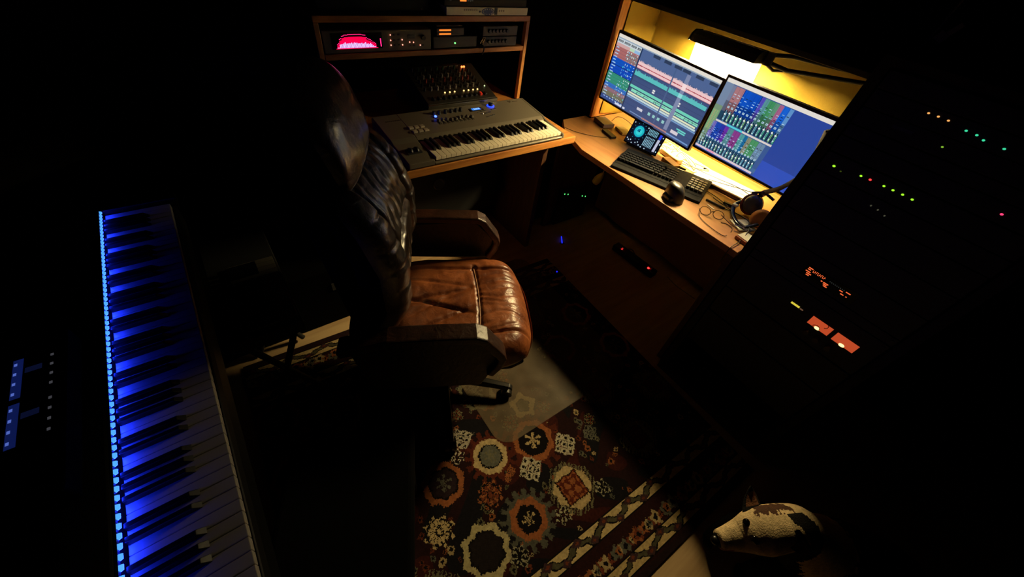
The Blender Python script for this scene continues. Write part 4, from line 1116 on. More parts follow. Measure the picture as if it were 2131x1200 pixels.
ms = thing('vertical_mouse', 'dark grey upright ergonomic mouse in front of the computer keyboard', 'mouse', (1.578, 0.718, DZ), math.radians(-20))
mb = MB(); P = []
for j in range(15):
    t = j / 14; z = 0.072 * math.sin(t * PI / 2) ** 1.0
    r_ = math.cos(t * PI / 2) ** 0.55
    P.append([((0.038 * r_ + 0.002) * math.cos(a) - 0.010 * t + 0.004, (0.052 * r_ + 0.002) * math.sin(a) + 0.012 * t, z) for a in [2 * PI * k / 28 for k in range(28)]])
mb.grid(P, wrap=True); mb._add(P[-1], [tuple(range(28))]); mb.build('shell', mat('mouse_grey', (44, 43, 40), 0.38), ms)
MB().box((-0.032, -0.005, 0.012), (0.030, 0.06, 0.022)).build('thumb_rest', BLK, ms, bevel=0.008, seg=3)
MB().ell((-0.012, 0.02, 0.068), (0.006, 0.009, 0.006)).build('scroll_wheel', STEEL, ms)

tbm = thing('touch_tablet', 'small tablet leaning upright by the left monitor, glowing cyan dial on screen', 'tablet', (1.815, 1.128, DZ), math.radians(9))
rt = R('Y', 24)
def tbox(mb, c, d): mb.box(tuple(rt @ Vector(c) + Vector((0, 0, 0.006))), d, rot=rt); return mb
tbox(MB(), (0.005, 0, 0.062), (0.010, 0.205, 0.124)).build('casing', BLKG, tbm, bevel=0.003)
mb = MB()
def tq(u0, v0, u1, v1, c, k):
    x = -0.0006 - 0.00001 * k
    ps = [(x, 0.098 - u * 0.196, 0.118 - v * 0.112) for u, v in ((u0, v0), (u0, v1), (u1, v1), (u1, v0))]
    mb.quad(*[tuple(rt @ Vector(p) + Vector((0, 0, 0.006))) for p in ps], H(c))
tq(0, 0, 1, 1, (8, 12, 26), 0)
def tdisc(u, v, r, c, k, a0=0, a1=2 * PI, r0=0.0):
    x = -0.0006 - 0.00001 * k; n = 30
    for i in range(n):
        aa, bb = a0 + (a1 - a0) * i / n, a0 + (a1 - a0) * (i + 1) / n
        ps = [(x, 0.098 - u * 0.196 + rr * math.cos(q), 0.118 - v * 0.112 + rr * math.sin(q)) for rr, q in ((r0, aa), (r, aa), (r, bb), (r0, bb))]
        mb.quad(*[tuple(rt @ Vector(p) + Vector((0, 0, 0.006))) for p in ps], H(c))
tdisc(0.27, 0.38, 0.034, (8, 40, 80), 1); tdisc(0.27, 0.38, 0.028, (30, 190, 205), 2); tdisc(0.27, 0.38, 0.018, (60, 216, 224), 3); tdisc(0.27, 0.38, 0.013, (10, 120, 170), 4, -0.3, 2.2)
tdisc(0.27, 0.38, 0.004, (6, 30, 60), 5)
for a in range(12):
    q = a * PI / 6; u = 0.27 + 0.041 * math.cos(q) / 0.196; v = 0.38 + 0.041 * math.sin(q) / 0.112; tq(u - .01, v - .012, u + .01, v + .012, (60, 170, 210), 6)
for k in range(7):
    u = 0.52 + 0.052 * k * 0.82
    tq(u, 0.08, u + 0.02, 0.34, (140, 200, 220), 7); tq(u, 0.42, u + 0.02, 0.86, (150, 196, 220), 7); tq(u - .004, 0.5, u + .024, 0.53, (10, 20, 40), 8); tq(u - .004, 0.2, u + .024, 0.22, (10, 20, 40), 8)
tq(0.86, 0.08, 0.93, 0.34, (50, 70, 230), 7); tq(0.86, 0.36, 0.93, 0.92, (196, 200, 222), 7)
for k, (u, v) in enumerate(((.03, .8), (.08, .86), (.14, .82), (.3, .86), (.36, .8), (.42, .9), (.03, .05), (.46, .06), (.2, .93), (.5, .93), (.62, .93), (.96, .2), (.96, .5), (.96, .85))):
    tq(u, v, u + 0.03, v + 0.05, (200, 226, 240), 9)
mb.build('screen', screen_mat('tablet_glow', 0.9), tbm)
MB().box((0.055, 0, 0.004), (0.11, 0.16, 0.008)).build('foot', BLK, tbm, bevel=0.002)

# stack of clutter: drives, hub, cables, papers
def simple(name, label, cat, mbf, m, loc, rz=0, bevel=0.002, group=None):
    o = mbf.build(name, m, bevel=bevel); o.location = loc; o.rotation_euler = (0, 0, rz); TF[o.name] = Matrix.Translation(loc) @ Matrix.Rotation(rz, 4, 'Z')
    tag(o, label, cat, group); return o
simple('external_drive', 'small grey box at the back left corner of the desk by the pine panel', 'drive', MB().box((0, 0, 0.011), (0.075, 0.11, 0.022)), mat('drive_grey', (92, 78, 86), 0.35), (1.865, 1.445, DZ), math.radians(-14))
simple('card_reader', 'pale thin slab lying between the grey box and the leaning tablet', 'drive', MB().box((0, 0, 0.007), (0.06, 0.09, 0.014)), mat('pale_slab', (170, 150, 96), 0.5), (1.905, 1.325, DZ), math.radians(-20))
simple('remote_control', 'slim black remote lying left of the leaning tablet', 'remote', MB().box((0, 0, 0.006), (0.035, 0.10, 0.012)), BLK, (1.785, 1.325, DZ), math.radians(-14))
o = simple('thin_cable', 'thin black cable looping from the grey box to the monitor foot', 'cable', MB().tube(smoothpath([(0, 0, 0.03), (0.03, -0.01, 0.055), (0.06, -0.05, 0.05), (0.07, -0.12, 0.03), (0.08, -0.17, 0.004)]), 0.0016, 6), BLK, (1.885, 1.41, DZ), 0, 0)
o = simple('thin_cable', 'thin dark cable curving across the empty left part of the desk', 'cable', MB().tube(smoothpath([(0, 0, 0.002), (-0.07, 0.05, 0.002), (-0.13, 0.13, 0.002), (-0.15, 0.20, 0.002)]), 0.0013, 6), BLK, (1.74, 1.30, DZ), 0, 0)
# paper sheets behind monitors
simple('paper_sheet', 'white paper sheet lying on the desk below the gap between the monitors', 'paper', MB().box((0, 0, 0.0015), (0.13, 0.30, 0.003)), PAPER, (1.985, 0.97, DZ), math.radians(-6), 0)
simple('paper_sheet', 'white sheet under the right monitor with a curled brown front edge', 'paper', MB().box((0, 0, 0.0015), (0.16, 0.28, 0.003)), PAPER, (1.965, 0.685, DZ), math.radians(8), 0)
simple('desk_riser', 'low dark wooden strip along the front of the white sheet', 'strip', MB().box((0, 0, 0.008), (0.014, 0.26, 0.016)), DARKW, (1.874, 0.665, DZ), math.radians(8))
hb = thing('usb_hub', 'cream plug hub with a bundle of cables between the two monitors', 'hub', (1.915, 0.985, DZ + 0.003), math.radians(-14))
MB().box((0, 0, 0.012), (0.045, 0.14, 0.024)).build('casing', mat('cream_plastic', (214, 190, 130), 0.4), hb, bevel=0.004)
for k in range(3):
    MB().tube(smoothpath([(0.0, 0.05 - 0.04 * k, 0.024), (0.02, 0.06 - 0.05 * k, 0.05), (0.05, 0.02 - 0.06 * k, 0.03), (0.07, -0.06 - 0.03 * k, 0.006), (0.04, -0.14, 0.006)]), 0.0028, 6).build('cord', mat('cream_cord', (206, 188, 140), 0.5), hb)
simple('wall_adapter', 'white cube adapter left of the cream plug hub', 'adapter', MB().box((0, 0, 0.018), (0.036, 0.036, 0.036)), PAPER, (1.885, 1.075, DZ), math.radians(15))
simple('sticky_note_block', 'orange-yellow box behind the computer keyboard', 'box', MB().box((0, 0, 0.011), (0.045, 0.10, 0.022)), mat('amber_box', (232, 164, 44), 0.4), (1.845, 0.935, DZ), math.radians(-16))
simple('glue_cap', 'small green capped tube end beside the orange-yellow box', 'tube', MB().cyl((0, -0.014, 0.009), (0, 0.018, 0.009), 0.008), mat('green_cap', (128, 140, 60), 0.4), (1.86, 0.866, DZ), 0.2, 0.001)
simple('coiled_cable', 'cream cable coiled in loops in front of the left monitor foot', 'cable', MB().tube(smoothpath([(0.045 * math.cos(a) * (1 + 0.1 * math.sin(a * 1.7)), 0.075 * math.sin(a) + 0.006 * math.sin(3 * a), 0.006 + 0.0012 * a) for a in [0.5 * k for k in range(38)]], 2), 0.0024, 6), mat('cream_cord', (206, 188, 140), 0.5), (2.0, 1.08, DZ + 0.003), 0, 0)
simple('coiled_cable', 'flat white cable loop lying left of the right monitor foot', 'cable', MB().tube(smoothpath([(0.03 * math.cos(a), 0.11 * math.sin(a), 0.005) for a in [0.5 * k for k in range(13)]], 3), 0.003, 6), mat('cream_cord', (206, 188, 140), 0.5), (1.955, 0.90, DZ + 0.003), math.radians(25), 0)
for i, (pts, lb_, lc) in enumerate((
    ([(0, 0, 0), (-0.02, -0.10, 0.01), (0.0, -0.22, 0.012), (0.03, -0.32, 0.01), (0.02, -0.42, 0.006)], 'long thin black cable arching over the white sheet towards the headphones', (1.93, 0.93, DZ + 0.012)),
    ([(0, 0, 0), (0.02, -0.08, 0.01), (0.06, -0.15, 0.012), (0.10, -0.20, 0.008)], 'short thin black cable crossing the back of the white sheet', (1.90, 0.74, DZ + 0.012)),
    ([(0, 0, 0.025), (-0.03, -0.09, 0.004), (-0.04, -0.17, 0.004), (-0.06, -0.25, 0.004)], 'black cable running from the keyboard towards the reading glasses', (1.84, 0.80, DZ)),
    ([(0, 0, 0), (-0.02, -0.10, 0.002), (-0.05, -0.20, 0.016), (-0.13, -0.245, 0.017), (-0.21, -0.26, 0.004), (-0.275, -0.262, 0.001), (-0.287, -0.262, -0.02), (-0.286, -0.262, -0.08)], 'black cable crossing the papers and hanging over the desk front edge', (1.78, 0.63, DZ + 0.003)),
    ([(0, 0, 0), (0.03, -0.05, 0.0), (0.03, -0.12, 0.002), (-0.01, -0.155, 0.016), (-0.02, -0.17, 0.018)], 'curved dark cable lying between the pen and the headphones', (1.73, 0.565, DZ + 0.003)))):
    simple('thin_cable', lb_, 'cable', MB().tube(smoothpath(pts), 0.0018, 6), BLK, lc, 0, 0)
simple('black_pen', 'black pen lying diagonally beside the reading glasses', 'pen', MB().cyl((0, -0.045, 0.005), (0, 0.045, 0.005), 0.0048, seg=10), BLK, (1.735, 0.59, DZ), math.radians(12), 0)
simple('usb_stick', 'short black stick between the pen and the headphones', 'memory stick', MB().box((0, 0, 0.005), (0.016, 0.055, 0.010)), BLK, (1.80, 0.555, DZ), math.radians(20))
# notebooks / papers at the right end
simple('note_pad', 'white note pad near the right end of the desk behind the glasses', 'paper', MB().box((0, 0, 0.004), (0.085, 0.075, 0.008)), PAPER, (1.70, 0.430, DZ), math.radians(-25))
simple('boxed_pad', 'white pad with a brown spine at the desk front corner by the rack', 'paper', MB().box((0, 0, 0.008), (0.06, 0.05, 0.016)), PAPER, (1.615, 0.368, DZ), math.radians(-8))
simple('brown_spine', 'brown strip along the front of the white pad at the desk corner', 'strip', MB().box((0, 0, 0.007), (0.008, 0.052, 0.014)), mat('rust_card', (150, 74, 30), 0.5), (1.580, 0.372, DZ), math.radians(-8))
ck = thing('key_ring', 'small metal keys on a ring lying over the white pads', 'keys', (1.665, 0.395, DZ + 0.0165))
MB().tube([(0.016 * math.cos(a), 0.016 * math.sin(a), 0.002) for a in [0.4 * k for k in range(17)]], 0.0016, 6).build('ring', CHROME, ck)
for a in (20, 75, 120):
    MB().box(tuple(R('Z', a) @ Vector((0.034, 0, 0.003))), (0.04, 0.008, 0.002), rot=R('Z', a)).build('key', STEEL, ck)
# glasses
gl = thing('reading_glasses', 'thin brown framed glasses lying upside down on the desk front', 'glasses', (1.60, 0.515, DZ), math.radians(0))
brn = mat('tortoise_frame', (86, 52, 26), 0.3)
for sg in (0, 1):
    c = (0.012 + 0.03 * sg, 0.055 - 0.048 * sg - 0.0)
    P_ = [(c[0] + 0.010 * math.cos(a), c[1] + 0.024 * math.sin(a), 0.016 + 0.014 * math.cos(a)) for a in [2 * PI * k / 20 for k in range(21)]]
    f = MB().tube(P_, 0.0016, 6).build('lens_rim', brn, gl)
MB().tube([(0.018, 0.034, 0.020), (0.028, 0.03, 0.024), (0.036, 0.026, 0.020)], 0.0018, 6).build('bridge', brn, gl)
MB().tube(smoothpath([(-0.002, 0.078, 0.018), (-0.035, 0.045, 0.004), (-0.058, -0.03, 0.003), (-0.058, -0.085, 0.003), (-0.040, -0.092, 0.003)]), 0.0017, 6).build('temple', brn, gl)
MB().tube(smoothpath([(0.052, 0.0, 0.018), (0.050, -0.05, 0.006), (0.052, -0.085, 0.003)]), 0.0017, 6).build('temple', brn, gl)
simple('charging_cable', 'small dark hooked cord inside the folded glasses', 'cable', MB().tube(smoothpath([(0, 0, 0.002), (0.016, -0.02, 0.002), (0.008, -0.05, 0.002), (-0.022, -0.062, 0.002)]), 0.0017, 6), brn, (1.625, 0.49, DZ), 0, 0)
simple('lighter', 'white thin stick lying across the glasses', 'stick', MB().cyl((0, -0.02, 0.004), (0, 0.02, 0.004), 0.003, seg=8), PAPER, (1.632, 0.565, DZ + 0.028), math.radians(-10), 0)

# headphones
hp = thing('headphones', 'dark headphones with a grey ear cup and red lining by the rack', 'headphones', (1.80, 0.47, DZ))
rh = Euler((math.radians(62), math.radians(-10), math.radians(-50))).to_matrix()
def hpp(c): return tuple(Vector(c))
MB().lathe([(0.001, 0.024), (0.020, 0.022), (0.036, 0.012), (0.041, 0.0), (0.038, -0.008)], (0.005, 0.00, 0.055), rot=rh).build('ear_cup', mat('cup_grey', (70, 68, 76), 0.3), hp)
lab(MB().lathe([(0.042, -0.008), (0.048, -0.014), (0.042, -0.030), (0.028, -0.028)], (0.005, 0.0, 0.055), rot=rh).build('ear_cushion', mat('red_lining', (128, 40, 24), 0.6), hp), 'red ear cushion')
lab(MB().lathe([(0.001, 0.012), (0.030, 0.010), (0.042, 0.0), (0.036, -0.012), (0.001, -0.012)], (-0.055, -0.075, 0.045), rot=Euler((math.radians(75), 0, math.radians(-62))).to_matrix()).build('ear_cushion', mat('tan_pad', (206, 128, 56), 0.6), hp), 'tan ear pad')
arc = smoothpath([(0.01, 0.045, 0.05), (-0.03, 0.055, 0.03), (-0.075, 0.03, 0.016), (-0.12, -0.02, 0.012), (-0.125, -0.06, 0.016), (-0.085, -0.085, 0.035)], 8)
mb = MB()
P = []
for i, p in enumerate(arc):
    a = arc[max(0, i - 1)]; b = arc[min(len(arc) - 1, i + 1)]; t_ = (b - a).normalized(); n_ = t_.cross(Vector((0, 0, 1))).normalized(); u_ = n_.cross(t_)
    P.append([p + n_ * 0.010 * math.cos(q) + u_ * 0.005 * math.sin(q) for q in [2 * PI * k / 10 for k in range(10)]])
mb.grid(P, wrap=True); mb.build('headband', BLKG, hp)
MB().tube(smoothpath([(0.03, 0.04, 0.085), (0.055, 0.0, 0.10), (0.05, -0.05, 0.095)]), 0.006, 8).build('yoke', STEEL, hp)
MB().box((-0.035, 0.05, 0.032), (0.02, 0.022, 0.010)).build('slider', PAPER, hp, bevel=0.002)

# cloth strap and bag hanging between monitor and rack
st = thing('shoulder_strap', 'dark grey fabric strap drooping past the right edge of the right monitor', 'strap', (1.76, 0.40, 0.75))
pts = smoothpath([(1.80, 0.402, 1.168), (1.79, 0.392, 1.13), (1.775, 0.378, 1.07), (1.77, 0.378, 1.0), (1.79, 0.41, 0.93), (1.82, 0.445, 0.885), (1.84, 0.47, 0.86)], 6)
mb = MB(); P = []
for i, p in enumerate(pts):
    a = pts[max(0, i - 1)]; b = pts[min(len(pts) - 1, i + 1)]; t_ = (b - a).normalized(); n_ = Vector((0.5, 0.8, 0)).cross(t_).normalized(); v_ = n_.cross(t_)
    P.append([p + v_ * 0.010 * math.cos(q) + n_ * 0.003 * math.sin(q) for q in [2 * PI * k / 10 for k in range(10)]])
mb.grid(P, wrap=True).build('webbing', mat('strap_fabric', (84, 76, 60), 0.7), st, world=True)
MB().box((1.84, 0.47, 0.852), (0.03, 0.02, 0.02)).tube([(1.84, 0.475, 0.85), (1.845, 0.478, 0.80), (1.85, 0.48, 0.7505)], 0.007).build('buckle', BLK, st, world=True)
MB().tube([(1.80, 0.402, 1.165), (1.80, 0.345, 1.20), (1.80, 0.225, 1.22)], 0.006).build('hook', BLKM, st, world=True)

# ================================================================ RACK CABINET (right)
XF = 1.44
rk = thing('rack_cabinet', 'tall black equipment rack at the right, hiding the end of the desk', 'rack', (1.70, 0.06, 0))
mb = MB()
MB().cb((1.45, 0.29, 0), (1.93, 0.318, 1.435)).build('side_panel', BLKM, rk, world=True)
MB().cb((1.45, -0.235, 0), (1.93, -0.207, 1.435)).build('side_panel', BLKM, rk, world=True)
MB().cb((1.45, -0.235, 1.435), (1.93, 0.318, 1.455)).build('top_panel', BLKM, rk, world=True)
MB().cb((1.45, -0.207, 0.0), (1.93, 0.29, 0.06)).build('plinth', BLKM, rk, world=True)
RB = mat('rack_black', (18, 18, 20), 0.55)
def unit(z0, z1, label, cat='audio unit'):
    t = thing('rack_unit', label, cat, (1.60, 0.04, z0))
    MB().cb((XF + 0.003, -0.20, z0), (XF + 0.007, 0.283, z1 - 0.001)).cb((XF + 0.007, -0.19, z0 + 0.002), (1.75, 0.273, z1 - 0.003)).build('casing', RB, t, bevel=0.001, world=True)
    for y in (-0.19, 0.273):
        MB().cyl((XF + 0.0035, y, z1 - 0.012), (XF + 0.001, y, z1 - 0.012), 0.0035, seg=8).build('screw', mat('dull_steel', (60, 60, 60), 0.5, metal=0.6), t, world=True)
    return t
def rled(t, y, z, c, s, r=0.0033):
    MB().ell((XF + 0.002, y, z), (0.002, r, r * 0.75), 8, 6).build('indicator_light', emit('led_%d_%d_%d_%d' % (*c, int(s * 10)), c, s), t, world=True)
t = unit(1.340, 1.384, 'top rack unit with three orange and four teal lights')
for y, z in ((0.153, 1.371), (0.132, 1.371), (0.110, 1.370)): rled(t, y, z, (255, 176, 96), 1.1, 0.0028)
for y, z in ((0.068, 1.363), (0.046, 1.362), (0.029, 1.357), (-0.012, 1.355)): rled(t, y, z, (60, 220, 160), 1.0, 0.0030)
t = unit(1.295, 1.339, 'rack unit with one small green light and a faint grey slot')
rled(t, 0.080, 1.317, (150, 210, 60), 0.8, 0.0026)
MB().cb((XF + 0.002, 0.150, 1.317), (XF + 0.0035, 0.197, 1.325)).build('disc_slot', mat('slot_grey', (58, 58, 66), 0.4), t, world=True)
t = unit(1.215, 1.260, 'rack unit with a single pink light at its far right')
rled(t, -0.108, 1.236, (255, 60, 110), 1.6, 0.0032)
t = unit(1.155, 1.212, 'rack unit with a row of green lights and one red light')
for y, z in ((0.247, 1.180), (0.175, 1.186), (0.115, 1.187), (0.092, 1.187), (0.068, 1.187), (0.044, 1.186)): rled(t, y, z, (150, 235, 40), 1.5, 0.0034 if y < .2 else 0.0042)
rled(t, 0.151, 1.187, (255, 50, 50), 2.2, 0.0036); rled(t, 0.224, 1.175, (110, 130, 40), 0.25, 0.0026)
t = unit(1.100, 1.153, 'rack unit with three tiny pale sockets below the green lights')
for y, z in ((0.105, 1.129), (0.085, 1.127), (0.063, 1.121)):
    MB().cyl((XF + 0.0035, y, z), (XF + 0.0005, y, z), 0.0022, seg=8).build('socket', emit('pin_glow', (120, 120, 96), 0.3), t, world=True)  # faint emission paints the pale tone; the sockets are no lamps
unit(1.02, 1.098, 'blank black rack unit below the unit with tiny pale sockets')
unit(0.93, 1.018, 'blank black rack unit directly above the orange readout unit')
t = unit(0.835, 0.928, 'receiver in the rack with a small orange segmented readout')
MB().cb((XF + 0.0015, -0.045, 0.846), (XF + 0.0035, 0.122, 0.89)).build('display_window', BLKG, t, world=True)
mb = MB(); oc = emit('readout_orange', (255, 112, 60), 0.9)
def ob_(y0_, z0_, w_, hgt=0.003): mb.cb((XF + 0.0005, y0_ - w_, z0_), (XF + 0.0014, y0_, z0_ + hgt))
ob_(0.112, 0.880, 0.014); ob_(0.112, 0.874, 0.010); ob_(0.114, 0.866, 0.016); ob_(0.108, 0.860, 0.016); ob_(0.106, 0.854, 0.010)
for k in range(8):
    y = 0.095 - k * 0.0052; ob_(y, 0.8725, 0.0012, 0.0085); ob_(y, 0.8725 + (k % 3) * 0.0035, 0.0042, 0.0013)
ob_(0.052, 0.862, 0.016); ob_(0.050, 0.857, 0.012); ob_(0.046, 0.852, 0.012); ob_(0.060, 0.862, 0.005)
ob_(-0.012, 0.874, 0.014); ob_(0.004, 0.868, 0.010); ob_(-0.004, 0.860, 0.010); ob_(-0.02, 0.86, .004)
mb.build('readout', oc, t, world=True)
mb = MB()
for k in range(9): mb.cb((XF + 0.0005, 0.040 - k * 0.0055, 0.8755), (XF + 0.0014, 0.0382 - k * 0.0055, 0.8775))
mb.build('scale_marks', emit('dim_marks', (110, 120, 110), 0.35), t, world=True)
t = unit(0.640, 0.800, 'cassette deck in the rack with two orange level meters and a yellow readout')
MB().cb((XF + 0.001, 0.048, 0.736), (XF + 0.0035, 0.078, 0.7425)).build('readout', emit('yellow_readout', (240, 220, 70), 0.8), t, world=True)
MB().cb((XF + 0.001, 0.034, 0.7355), (XF + 0.0035, 0.045, 0.7395)).build('small_readout', emit('dim_tan', (150, 110, 80), 0.4), t, world=True)
mo = emit('meter_orange', (232, 92, 50), 0.62)
for (y0_, y1_) in ((-0.069, 0.0), (-0.152, -0.083)):
    MB().cb((XF + 0.0012, y0_, 0.7095), (XF + 0.0035, y1_, 0.7435)).build('level_meter', mo, t, world=True)
    cyy = (y0_ + y1_) / 2 + 0.001
    f = MB().ell((XF + 0.0005, cyy, 0.7125), (0.0012, 0.009, 0.006), 14, 8).build('meter_bulb', emit('meter_bulb', (255, 220, 140), 2.2), t, world=True)
MB().tube([(XF + 0.0002, -0.030 + 0.011 * math.cos(a), 0.712 + 0.010 * math.sin(a)) for a in [PI * k / 10 for k in range(11)]], 0.0011, 6).tube([(XF + 0.0002, -0.044 + 0.010 * math.cos(a), 0.738 + 0.010 * math.sin(a)) for a in [PI * 0.5 + PI * 0.9 * k / 10 for k in range(11)]], 0.0011, 6).build('meter_needle', BLKM, t, world=True)
for y, z in ((-0.020, 0.679), (-0.058, 0.676), (-0.098, 0.676)):
    MB().cyl((XF + 0.004, y, z), (XF - 0.012, y, z), 0.011, 0.009, 18).build('knob', mat('knob_dark_metal', (70, 62, 54), 0.3, metal=0.8), t, world=True)
unit(0.50, 0.635, 'blank black unit low in the rack below the orange meters')
unit(0.30, 0.495, 'large blank black amplifier low in the equipment rack')
unit(1.262, 1.293, 'slim blank black rack unit above the pink light')
unit(0.802, 0.833, 'slim blank black rack unit above the orange meters')
unit(1.386, 1.43, 'blank black unit at the very top of the rack')

# microphone stand arm high at the right, beyond the rack
am = thing('boom_arm', 'thin dark boom arm with a pale clamp high behind the rack', 'stand', (2.05, 0.22, 0.0))
MB().tube([(2.05, 0.10, 0.0), (2.05, 0.10, 1.30), (2.07, 0.18, 1.36)], 0.010).build('pole', BLKM, am, world=True)
MB().tube(smoothpath([(2.10, 0.388, 1.375), (2.10, 0.384, 1.41), (2.09, 0.372, 1.47), (2.08, 0.365, 1.53), (2.07, 0.36, 1.60)]), 0.006).build('arm', mat('arm_grey', (70, 66, 62), 0.5), am, world=True)
MB().tube([(2.07, 0.18, 1.36), (2.085, 0.28, 1.42), (2.09, 0.372, 1.47)], 0.006).build('link', BLKM, am, world=True)
lab(MB().box((2.085, 0.345, 1.472), (0.02, 0.032, 0.030), rot=R('X', 20)).box((2.08, 0.325, 1.498), (0.014, 0.018, 0.040), rot=R('X', 30)).build('clamp', mat('pale_clamp', (190, 166, 120), 0.5), am, bevel=0.003, world=True), 'pale beige clamp')

# ================================================================ UNDER THE DESKS
pc = thing('computer_tower', 'dark computer tower in the desk corner behind the box with green lights', 'computer', (1.83, 1.86, 0))
MB().cb((1.62, 1.64, 0.001), (2.05, 2.10, 0.44)).build('casing', BLKM, pc, bevel=0.004, world=True)
gl_ = emit('tiny_green', (90, 255, 120), 1.6)
nat = thing('network_box', 'small black network box standing in front of the tower with green lights', 'network box', (1.90, 1.53, 0))
MB().cb((1.74, 1.5215, 0.001), (2.04, 1.547, 0.28)).build('casing', BLKM, nat, bevel=0.004, world=True)
for x, z in ((1.777, 0.252), (1.811, 0.241), (1.969, 0.187), (2.005, 0.174)):
    MB().ell((x, 1.520, z), (0.0045, 0.002, 0.0045), 8, 6).build('indicator_light', gl_, nat, world=True)
def lp(name, label, loc, m, r=0.004, long=None):
    t = thing(name, label, 'light', loc)
    (MB().ell((0, 0, r), (r, r, r), 8, 6) if long is None else MB().tube([(0, 0, 0.003), long], r, 8)).build('lamp', m, t)
    MB().box((0, 0, 0.001), (0.03, 0.02, 0.002)).build('casing', BLK, t, bevel=0.0005)
    return t
lp('blue_light', 'slanting thin blue light under the corner desk', (1.66, 1.33, 0.002), emit('deep_blue', (30, 40, 255), 1.6), 0.0035, (0.035, 0.05, 0.012))
lp('blue_light', 'tiny round blue light on the floor right of the chair seat', (1.428, 1.12, 0.0095), emit('deep_blue2', (30, 30, 230), 1.4), 0.005)
ps = thing('power_strip', 'black power strip on the floor under the desk with two glowing red switches', 'power strip', (1.98, 0.95, 0.0), math.radians(3))
MB().box((0, 0, 0.022), (0.06, 0.34, 0.044)).build('casing', BLKM, ps, bevel=0.006)
rs_ = emit('red_switch', (255, 40, 40), 5.0)
for y, r_ in ((0.105, 0.006), (-0.120, 0.008)):
    MB().ell((-0.012, y, 0.046), (0.008, r_, 0.005), 10, 6).build('red_switch', rs_, ps)
MB().box((0.0, -0.125, 0.050), (0.02, 0.03, 0.012)).build('plug', mat('rosy_plug', (130, 70, 60), 0.5), ps)
for i, (p_, lb_) in enumerate((([(1.955, 1.06, 0.05), (1.93, 1.02, 0.08), (1.95, 0.98, 0.10), (1.98, 0.95, 0.05)], 'dark cable looping over the power strip'),
                              ([(2.06, 0.72, 0.02), (2.03, 0.64, 0.03), (2.05, 0.55, 0.02), (2.06, 0.50, 0.015)], 'pale cable running along the floor right of the power strip'))):
    simple('floor_cable', lb_, 'cable', MB().tube(smoothpath(p_), 0.003, 6), mat('pale_cable', (150, 140, 110), 0.5) if i else BLK, (0, 0, 0), 0, 0)
yb = thing('yellow_bulb', 'rounded yellow plastic bulb with a white cord under the desk corner', 'bulb', (1.545, 1.135, 0.565))
MB().lathe([(0.004, 0.075), (0.010, 0.065), (0.017, 0.045), (0.022, 0.018), (0.018, -0.005), (0.006, -0.014)], (0, 0, 0.05), rot=R('X', 25)).build('shell', mat('lime_yellow', (206, 200, 60), 0.4), yb)
MB().tube([(0, -0.028, 0.115), (0.0, -0.03, 0.13), (0.002, -0.02, 0.156)], 0.0025, 6).build('cord', PAPER, yb)
sp = thing('foot_controller', 'dark effects box with a round dial under the pine desk', 'audio unit', (0.95, 1.76, 0))
MB().cb((0.70, 1.68, 0.20), (1.30, 2.02, 0.52)).build('casing', BLKM, sp, bevel=0.005, world=True)
MB().lathe([(0.032, 0), (0.036, 0.004), (0.032, 0.008), (0.024, 0.003)], (0.90, 1.678, 0.455), rot=R('X', 90)).build('dial_ring', DGREY, sp, world=True)
for x in (0.75, 1.25): MB().cb((x - 0.03, 1.75, 0), (x + 0.03, 1.95, 0.20)).build('foot', BLKM, sp, world=True)

# ================================================================ DOG
dog = thing('dog', 'black and white dog at the lower right with raised head facing the chair', 'dog', (1.06, -0.42, 0))
furm = attr_mat('dog_fur', 0.8, 0.6, 260, 0.2)
# head frame: nape at hn, nose at hz
nose = Vector((0.735, -0.240, 0.430)); nape = Vector((0.925, -0.340, 0.475))
ax_ = (nape - nose); HL = ax_.length; ax_.normalize()
side = Vector((0, 0, 1)).cross(ax_).normalized()     # lateral
upv = ax_.cross(side).normalized()
# skinned sweep along spine: nose -> skull -> neck -> back -> rump
stations = [ # centre, half width, half height, colour id
 (nose + ax_ * 0.000 + upv * 0.000, 0.014, 0.013),
 (nose + ax_ * 0.008 + upv * 0.000, 0.025, 0.025),
 (nose + ax_ * 0.035 + upv * 0.000, 0.031, 0.032),
 (nose + ax_ * 0.070 + upv * 0.005, 0.041, 0.040),
 (nose + ax_ * 0.098 + upv * 0.014, 0.053, 0.050),
 (nose + ax_ * 0.125 + upv * 0.018, 0.061, 0.056),
 (nose + ax_ * 0.160 + upv * 0.018, 0.060, 0.058),
 (nose + ax_ * 0.195 + upv * 0.010, 0.058, 0.058),
 (nape + ax_ * 0.015 - upv * 0.012, 0.056, 0.060),
 (Vector((0.985, -0.385, 0.415)), 0.062, 0.070),
 (Vector((1.035, -0.425, 0.345)), 0.078, 0.090),
 (Vector((1.085, -0.470, 0.285)), 0.098, 0.115),
 (Vector((1.15, -0.535, 0.245)), 0.110, 0.125),
 (Vector((1.22, -0.61, 0.215)), 0.110, 0.115),
 (Vector((1.285, -0.68, 0.185)), 0.112, 0.115),
 (Vector((1.335, -0.735, 0.155)), 0.100, 0.105),
 (Vector((1.375, -0.775, 0.135)), 0.060, 0.065),
 (Vector((1.385, -0.785, 0.13)), 0.01, 0.01)]
NS = 96; P = []; dense = []
for i in range(len(stations) - 1):
    for k in range(16):
        t = k / 16; t = t * t * (3 - 2 * t) * 0.3 + t * 0.7
        a, b = stations[i], stations[i + 1]
        dense.append((a[0].lerp(b[0], t), a[1] + (b[1] - a[1]) * t, a[2] + (b[2] - a[2]) * t))
dense.append(stations[-1])
